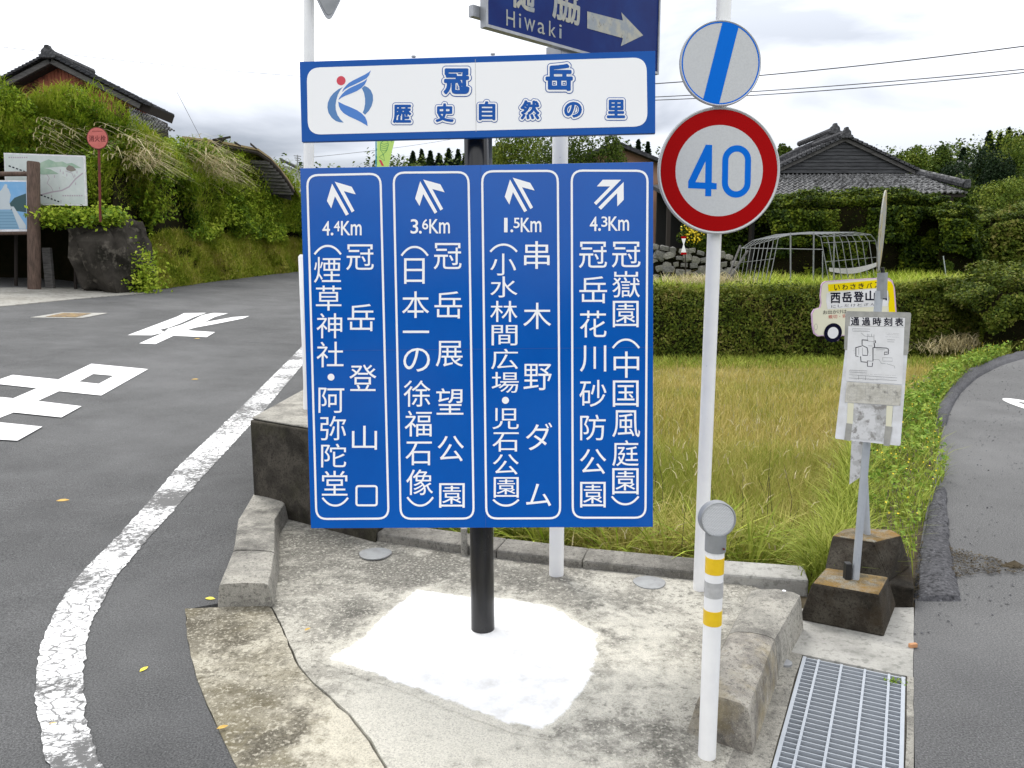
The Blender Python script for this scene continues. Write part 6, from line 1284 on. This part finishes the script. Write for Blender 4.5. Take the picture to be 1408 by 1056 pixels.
# left house with red gable
Yr = 29.0; rh = thing('red_gable_house', P(90, 180, Yr), 'house with rust red gable and dark tiles above the bank', 'house')
ap_ = P(80, 91, Yr); gl, gr_ = P(-30, 146, Yr), P(206, 158, Yr); gl[2] = gr_[2]; gb = gl[2] - 1.5
gr_ = P(200, 152, Yr); gl = P(5, 130, Yr)
slope_r = unit(gr_ - ap_); slope_l = unit(gl - ap_)
nb_ = 40; mb = MB(); x0, x1 = gl[0], gr_[0]
def ztop(x): return ap_[2] + (x - ap_[0]) * ((gr_[2] - ap_[2]) / (gr_[0] - ap_[0]) if x > ap_[0] else (gl[2] - ap_[2]) / (gl[0] - ap_[0])) - .06
for i in range(nb_):
    xa = x0 + (x1 - x0) * i / nb_; xb = x0 + (x1 - x0) * (i + 1) / nb_ - .02; mb.prism([(xa, Yr, 3.0), (xb, Yr, 3.0), (xb, Yr, ztop(xb)), (xa, Yr, ztop(xa))], (0, .05 + .0 * (i % 2), 0))
    xm = xb + .01; mb.prism([(xb - .01, Yr + .02, 3.0), (xm + .02, Yr + .02, 3.0), (xm + .02, Yr + .02, ztop(xm)), (xb - .01, Yr + .02, ztop(xb))], (0, .05, 0))
o = mb.build('gable_boards', M['redwall'], rh); o['kind'] = 'stuff'
MB().prism([(x0 + .2, Yr + .09, 3.0), (x1 - .2, Yr + .09, 3.0), (x1 - .2, Yr + .09, ztop(x1 - .2) - .1), (ap_[0], Yr + .09, ap_[2] - .2), (x0 + .2, Yr + .09, ztop(x0 + .2) - .1)], (0, 2.2, 0)).build('wall', M['darkwood'], rh)
for e_, ext in ((gl, P(-40, 156, Yr)), (gr_, P(238, 170, Yr))):
    d = unit(e_ - ap_); L_ = np.linalg.norm(e_ - ap_); nrm_ = np.array([-d[2], 0, d[0]]); nrm_ = nrm_ if nrm_[2] > 0 else -nrm_
    a, b = ap_, ap_ + d * L_ * (1.0 if e_ is gr_ else 1.3)
    MB().prism([a + [0, -.5, -.02], b + [0, -.5, -.02], b + nrm_ * .16 + [0, -.5, -.02], a + nrm_ * .16 + [0, -.5, -.02]], (0, .08, 0)).build('barge_board', M['oldwood'], rh)
    b = ap_ + d * L_ * (1.10 if e_ is gr_ else 1.3)
    MB().prism([a + [0, -.42, -.05], b + [0, -.42, -.05], b + nrm_ * .24 + [0, -.42, 0], a + nrm_ * .24 + [0, -.42, 0]], (0, 1.9, 0)).build('roof_slab', M['darkwood'], rh)
    tiled_plane('roof', a + nrm_ * .2 + [0, -.55, 0], a + nrm_ * .2 + [0, 1.5, 0], b + nrm_ * .2 + [0, 1.5, 0], b + nrm_ * .2 + [0, -.55, 0], 22, 20, M['tile_dark'], rh, .06)
    mb = MB(); k = 20
    for i in range(k):
        p = a + (b - a) * (i + .5) / k + nrm_ * .2; l_ = np.linalg.norm(b - a) / k * .56; mb.prism([p - d * l_ + nrm_ * .0 + [0, -.62, 0], p + d * l_ + nrm_ * .03 + [0, -.62, 0], p + d * l_ + nrm_ * .11 + [0, -.62, 0], p - d * l_ + nrm_ * .07 + [0, -.62, 0]][::-1], (0, .3, 0))
    o = mb.build('verge_tiles', M['tile_dark'], rh); o['kind'] = 'stuff'
oni(ap_ + [.02, -.7, .12], .5, .42, 'ridge_ornament', M['tile'], rh); MB().tube([ap_ + [0, -.5, .32], ap_ + [0, 2.3, .32]], .14, 8).build('ridge', M['tile'], rh, True)
lr = [P(178, 148, Yr - .6), P(215, 164, Yr - .6), P(232, 176, Yr - 1.4), P(186, 168, Yr - 1.4)]
tiled_plane('lower_roof', lr[0], lr[1], lr[2] + [.2, 0, -.1], lr[3] + [-.3, 0, -.3], 12, 7, M['tile_pale'], rh, .06)
# ruined shed roof
Ys = 27.5; rs_ = thing('ruined_shed', P(330, 250, Ys), 'collapsing straw coloured shed roof with bare rafters', 'shed')
edge_ = [(250, 187), (275, 190), (300, 193), (330, 199), (355, 204), (372, 216), (385, 230), (396, 245), (404, 258)]
tp_ = [P(x_, y_, Ys + i * .25) for i, (x_, y_) in enumerate(edge_)]
mb = MB(); k = len(tp_); vs = [p for p in tp_] + [p + [-.5, 3.2, -.35] for p in tp_] + [p + [0, 0, -.07] for p in tp_]; mb.add(vs, [(i, i + 1, k + i + 1, k + i) for i in range(k - 1)] + [(2 * k + i, 2 * k + i + 1, i + 1, i) for i in range(k - 1)] + [(k + i, k + i + 1, 2 * k + i + 1, 2 * k + i) for i in range(k - 1)]); mb.build('roof_sheet', M['thatch'], rs_)
for i in range(5, 9):
    for f_ in (0, .33, .66):
        if i == 8 and f_ > 0: continue
        p = tp_[i] * (1 - f_) + (tp_[min(i + 1, 8)]) * f_; MB().prism([p + [-.75, -.08, -.22], p + [-.02, -.08, -.26], p + [-.02, -.08, -.14], p + [-.75, -.08, -.10]], (0, .06, 0)).build('rafter', M['oldwood'], rs_)
for i in range(8): MB().tube([tp_[i] + [-.02, -.02, -.16], tp_[i + 1] + [-.02, -.02, -.16]], .06, 6).build('edge_beam', M['darkwood'], rs_)
for a, b in (((292, 191, 27.4), (316, 187, 27.2)), ((298, 196, 27.4), (308, 190, 27.2)), ((322, 194, 27.6), (330, 199, 27.4)), ((344, 196, 27.8), (352, 203, 27.6))): MB().prism([P(*a), P(*b), P(b[0], b[1] + 2.2, b[2]), P(a[0], a[1] + 3.5, a[2])][::-1], (0, .1, 0)).build('loose_board', M['darkwood'], rs_)
MB().prism([tp_[4] + [-.2, .4, -.3], tp_[8] + [-.3, .6, -.1], tp_[8] + [-.3, .6, -.4], tp_[4] + [-.2, .4, -1.4]], (0, .1, 0)).build('wall', M['dark'], rs_)
# white house and antenna far left
wh_ = thing('white_house', P(405, 270, 45), 'white house end with grey roof left of the blue sign', 'house')
MB().prism([P(388, 290, 45), P(425, 290, 45), P(425, 244, 45), P(394, 228, 45), P(388, 228, 45)], (0, 6, 0)).build('wall', M['offwhite'], wh_)
MB().prism([P(385, 221, 44.7), P(428, 243, 44.7), P(428, 240, 44.7), P(385, 217, 44.7)], (0, 6.5, 0)).build('roof', M['tile'], wh_)
an = thing('tv_antenna', P(409, 236, 44), 'thin rooftop aerial left of the white pole', 'aerial'); MB().tube([P(409, 240, 44), P(409, 213, 44)], .035, 5).build('mast', M['grey_metal'], an)
for y_, w_ in ((214, 5), (217, 4), (220, 3)): MB().tube([P(409 - w_, y_, 44), P(409 + w_, y_ + 1, 44)], .025, 5).build('element', M['grey_metal'], an)
# banner
Yn = 14.0; bn = thing('banner', P(518, 235, Yn), 'lime green banner with fish drawing above the blue panel', 'banner'); MB().tube([P(517.5, 300, Yn), P(517, 186, Yn)], .012, 8).build('pole', pmat('banner_pole', (.05, .30, .42), .5), bn)
BN = Plane(P(530, 205, Yn), (1, .2, 0), (0, 0, 1)); quad(BN, 'cloth', [(518.5, 182), (544, 182), (542, 196), (538, 212), (534, 232), (518.5, 232)], M['banner'], bn, 0, .003)
mb = MB()
ribbon(mb, BN, [BN.uv(*p) for p in ((524, 196), (528, 193), (533, 194), (534, 200), (531, 208), (527, 212), (523, 206), (523, 199))], .008, .005, closed=True)
for y_ in (197, 200, 203, 206): ribbon(mb, BN, [BN.uv(524, y_), BN.uv(528, y_ + 1.5), BN.uv(533, y_)], .006, .0055)
ribbon(mb, BN, [BN.uv(527, 212), BN.uv(529, 221), BN.uv(521, 216), BN.uv(527, 212)], .008, .0058); ribbon(mb, BN, [BN.uv(533, 194), BN.uv(537, 189), BN.uv(539, 196)], .007, .0058); mb.build('drawing', M['banner_g'], bn)
mb = MB(); px_poly(mb, BN, [(521, 220), (524, 220), (528, 228), (525, 228)], .006); mb.build('red_mark', M['logo_red'], bn)

# ------------------------------------------------------------------ hills and trees
rid = [(-600, 250), (-200, 240), (200, 235), (420, 232), (500, 226), (560, 222), (640, 220), (700, 212), (860, 214), (900, 222), (1060, 232), (1220, 212), (1300, 200), (1408, 190), (1600, 180), (2000, 180)]
V = []
for x_, y_ in rid:
    t_ = P(x_, y_ + 27, 92); V.append([(t_[0] * .55, 45, .8), (t_[0] * .75, 62, t_[2] * .35), (t_[0] * .9, 80, t_[2] * .8), t_, (t_[0] * 1.25, 120, t_[2] * .9), (t_[0] * 1.6, 180, .0)])
gH = bank_surface(V, 20, 2.0, 8); tag(grid_np('hill', gH, M['hillgreen']), 'wooded green hill beyond the houses', kind='structure')
pq, nn = surf_scatter(gH, 95000, 2.8, .3, (.05, .66)); tag(build_np('forest', leaf_quads(pq, nn + [0, 0, .6], rng.uniform(.2, .5, len(pq)), .7, .8), 4, M['leaf_tree']), 'mixed forest covering the far hill', kind='stuff')
conif = [(568, 209), (580, 206), (592, 208), (604, 212), (617, 205), (630, 206), (640, 210)]
for k, (x_, y_) in enumerate(conif):
    Y_ = 86 + random.uniform(-3, 3); tree('conifer_tree', x_, y_, 232, Y_, 15, ['leftmost small dark conifer in the row between the two blue panels', 'second dark conifer from the left between the blue panels', 'third dark conifer from the left between the blue panels', 'low middle conifer of the row between the blue panels', 'tallest thin conifer of the row between the blue panels', 'conifer second from the right in the row between the blue panels', 'conifer beside the black post between the blue panels'][k], 'leaf_conifer', True, 700, .42, 'conifers on the skyline between the panels')
for k, (x_, y_, w_, yb_) in enumerate(((877, 193, 14, 232), (890, 196, 16, 234), (1296, 203, 20, 235), (1322, 204, 24, 238), (1354, 181, 46, 262), (1371, 183, 26, 235), (1382, 177, 30, 240), (1394, 184, 20, 222), (1404, 184, 22, 225))):
    lab = ['thin conifer left of the speed limit sign', 'broader conifer just left of the speed limit sign', 'small conifer right of the tiled roof ridge', 'rounded conifer above the hillside house', 'wide dark conifer left of the twin conifers at far right', 'left conifer of the tall twin pair at far right', 'tallest conifer of the far right group', 'slim conifer just right of the tall twin pair', 'rightmost conifer cut by the picture edge'][k]
    tree('conifer_tree', x_, y_, yb_, 66 + 2 * (k % 3), w_, lab, 'leaf_conifer', True, 2600, .3, 'conifers on the hill at right')
bt_ = [('broad_tree', 712, 184, 280, 40, 96, 'light green broad tree behind the left panel gap', 'leaf_light'), ('broad_tree', 775, 186, 300, 28.5, 110, 'yellow green tree behind the white pole', 'leaf_tree'), ('broad_tree', 824, 181, 300, 28, 66, 'dense rounded tree left of the peach house', 'leaf_tree'), ('broad_tree', 670, 205, 260, 46, 50, 'small dark tree beside the black post', 'leaf_tree'),
       ('broad_tree', 1392, 190, 300, 50, 84, 'large light green tree at the far right', 'leaf_light'), ('broad_tree', 1345, 215, 300, 50, 66, 'dark rounded tree right of the hillside house', 'leaf_tree'), ('broad_tree', 1262, 208, 270, 58, 56, 'pale green tree right of the plank gable', 'leaf_light'), ('broad_tree', 1235, 212, 262, 60, 40, 'small green tree touching the tiled roof', 'leaf_tree'), ('broad_tree', 1290, 212, 280, 56, 40, 'dark tree above the end of the tiled roof', 'leaf_tree'), ('broad_tree', 1318, 252, 330, 38, 60, 'green tree just right of the tiled roof', 'leaf_tree'), ('broad_tree', 1375, 252, 330, 36, 90, 'yellow green bush tree above the dark shrub bank', 'leaf_light'), ('broad_tree', 1078, 206, 262, 52, 26, 'small tree peeking out right of the speed limit sign', 'leaf_tree'), ('broad_tree', 1342, 214, 330, 49, 60, 'dark dense tree below the left twin conifer', 'leaf_conifer'), ('broad_tree', 1368, 222, 330, 47, 46, 'dark narrow tree below the tall conifers', 'leaf_conifer'), ('broad_tree', 1306, 226, 330, 47, 40, 'dark green tree between roof end and hillside house', 'leaf_conifer'), ('broad_tree', 1425, 215, 330, 44, 90, 'tree cut by the right picture edge', 'leaf_tree')]
for k, (nm, x_, yt_, yb_, Y_, w_, lab, mt) in enumerate(bt_): tree(nm, x_, yt_, yb_, Y_, w_, lab, mt, False, 5200, 3.6 * Y_ / F, 'broad trees behind the houses', clump=16)
# bare twig at the hedge end
p = [P(1301, 380, 22), P(1299, 366, 22), P(1297, 352, 22)]; tag(MB().tube(p, .015, 5).build('bare_stick', M['galv_light'], None), 'pale bare stick in front of the dark hedge end', 'stick')

# ------------------------------------------------------------------ overhead cables
def cable(a, b, sag, r, lab, grp='overhead cables'):
    a, b = P(*a), P(*b); pts = [a + (b - a) * t + np.array([0, 0, -4 * sag * t * (1 - t)]) for t in np.linspace(0, 1, 20)]; tag(MB().tube(pts, r, 5, cap=False).build('cable', M['cable']), lab, 'cable', grp)
cable((780, 122, 21), (1480, 54, 16), .12, .012, 'upper overhead cable right of the speed limit sign'); cable((780, 138, 21), (1480, 88, 16), .10, .010, 'upper strand of the lower cable pair at right'); cable((780, 141, 21), (1480, 92, 16), .13, .010, 'lower strand of the lower cable pair at right')
cable((-60, 57, 30), (430, 106, 40), .1, .009, 'long thin cable across the left sky'); cable((220, 76, 36), (470, 96, 42), .1, .008, 'higher thin cable left of the white board'); cable((-60, 34, 30), (110, 54, 33), .05, .008, 'short thin cable at the top left'); cable((243, 126, 30), (276, 190, 28), 0, .008, 'steep stay wire above the ruined shed'); cable((430, 216, 40), (640, 188, 60), .1, .010, 'faint cable between the two blue panels')

# ------------------------------------------------------------------ fallen leaves and bits
def fallen(px_, py_, s_, rot, mat, lab, zf=None):
    c = G(px_, py_) if px_ < 300 else GZ(px_, py_, .012); cs_, sn_ = math.cos(rot), math.sin(rot); mb = MB(); pr = [(-1, 0, .0), (-.4, .42, .25), (.3, .36, .3), (1, 0, .1), (.3, -.4, .05), (-.4, -.4, .1)]
    mb.add([(c[0] + (x * cs_ - y * sn_) * s_, c[1] + (x * sn_ + y * cs_) * s_, c[2] + .003 + z * s_ * .6) for x, y, z in pr], [(0, 1, 2, 3), (0, 3, 4, 5)][::1]); tag(mb.build('fallen_leaf', mat), lab, 'leaf', 'fallen leaves')
fallen(198, 921, .022, 1.2, M['yellow_leaf'], 'yellow leaf lying right of the white line'); fallen(86, 689, .045, .2, M['orange_leaf'], 'orange leaf left of the white line'); fallen(268, 522, .045, .2, M['orange_leaf'], 'small orange leaf between the road character and the line'); fallen(289, 824, .028, -.2, M['yellow_leaf'], 'yellow leaf touching the left kerb end'); fallen(306, 1001, .02, .5, M['orange_leaf'], 'brown leaf on the mossy slab'); fallen(271, 466, .05, .2, M['orange_leaf'], 'tiny orange leaf by the far road character'); fallen(72, 997, .02, .4, M['orange_leaf'], 'tan leaf lying on the white line'); fallen(423, 866, .016, .9, M['orange_leaf'], 'tiny reddish leaf on the apron near the joint')

# thin seams in the left road surface
for pts, lab in (([(0, 441), (60, 433), (150, 428), (260, 420), (350, 408), (412, 399)], 'thin dark seam across the far road'), ([(0, 505), (40, 496), (110, 478), (200, 470), (300, 466)], 'faint crack across the road between the characters'), ([(330, 470), (400, 474), (440, 476)], 'short crack near the white line')):
    c = [G(*p)[:2] for p in pts]; t_ = np.linspace(0, len(c) - 1, 60); c = np.stack([np.interp(t_, range(len(c)), [p[k] for p in c]) for k in (0, 1)], 1); c += rng.normal(0, .012, c.shape); mb = MB(); vs = []
    for i in range(60): vs += [(c[i][0], c[i][1], TL(*c[i]) + .003), (c[i][0] + .004, c[i][1] + .018 * rng.uniform(.3, 1.2), TL(*c[i]) + .003)]
    mb.add(vs, [(2 * i, 2 * i + 1, 2 * i + 3, 2 * i + 2) for i in range(59)]); tag(mb.build('road_crack', M['asphalt_rough']), lab, kind='structure')
for k, (x_, y_, h_, w_) in enumerate(((-7, -17, 6.5, 3.2), (-2.5, -19, 5.0, 3.4), (1.5, -16, 4.2, 2.6), (6, -18, 5.6, 3.4), (-13, -15, 5, 3))):
    t = thing('roadside_tree', (x_, y_, 0), ['tall leafy tree', 'wide leafy tree', 'low leafy tree', 'rounded leafy tree', 'small leafy tree'][k] + ' across the road behind the viewer', 'tree', 'trees behind the viewer')
    MB().tube([(x_, y_, -.2), (x_ + .2, y_, h_ * .6)], [.2, .1], 7).build('trunk', M['bark'], t); pc, nn = crown_leaves((x_, y_, h_ * .55), (w_, w_, h_ * .48), 2500, .3); build_np('crown', leaf_quads(pc, nn, .34, .7), 4, M['leaf_tree'], t)

a, b = np.array([-.55, 4.86]), np.array([1.5, 4.22])
for k in range(9):
    t_ = (k + .5) / 9 + random.uniform(-.04, .04); c = a + (b - a) * t_ + np.array([0, random.uniform(.0, .35)]); root = np.array([c[0], c[1], -.3]); q = np.repeat(root[None], 22, 0) + rng.normal(0, .02, (22, 3)); t = build_np('coarse_grass_clump', blades(q, rng.uniform(.35, .62, 22), .02, rng.uniform(.3, 1.5, 22), 5), 4, M['tuft' if k % 2 else 'blade_green']); tag(t, 'broad bladed grass clumps rising behind the low wall', 'grass clump', 'broad grass clumps behind the low wall'); t['kind'] = 'stuff'
st_ = []
for k in range(22):
    x_, y_ = random.uniform(.9, 2.0), random.uniform(4.4, 6.2); h_ = random.uniform(.35, .7); st_.append((x_, y_, h_))
mb = MB()
for x_, y_, h_ in st_: mb.tube([(x_, y_, -.4), (x_ + random.uniform(-.04, .04), y_, -.4 + h_ * .6), (x_ + random.uniform(-.08, .08), y_, -.4 + h_)], [.003, .002, .001], 4)
tag(mb.build('weed_stems', M['bark']), 'thin brown weed stems standing in the field grass', kind='stuff')
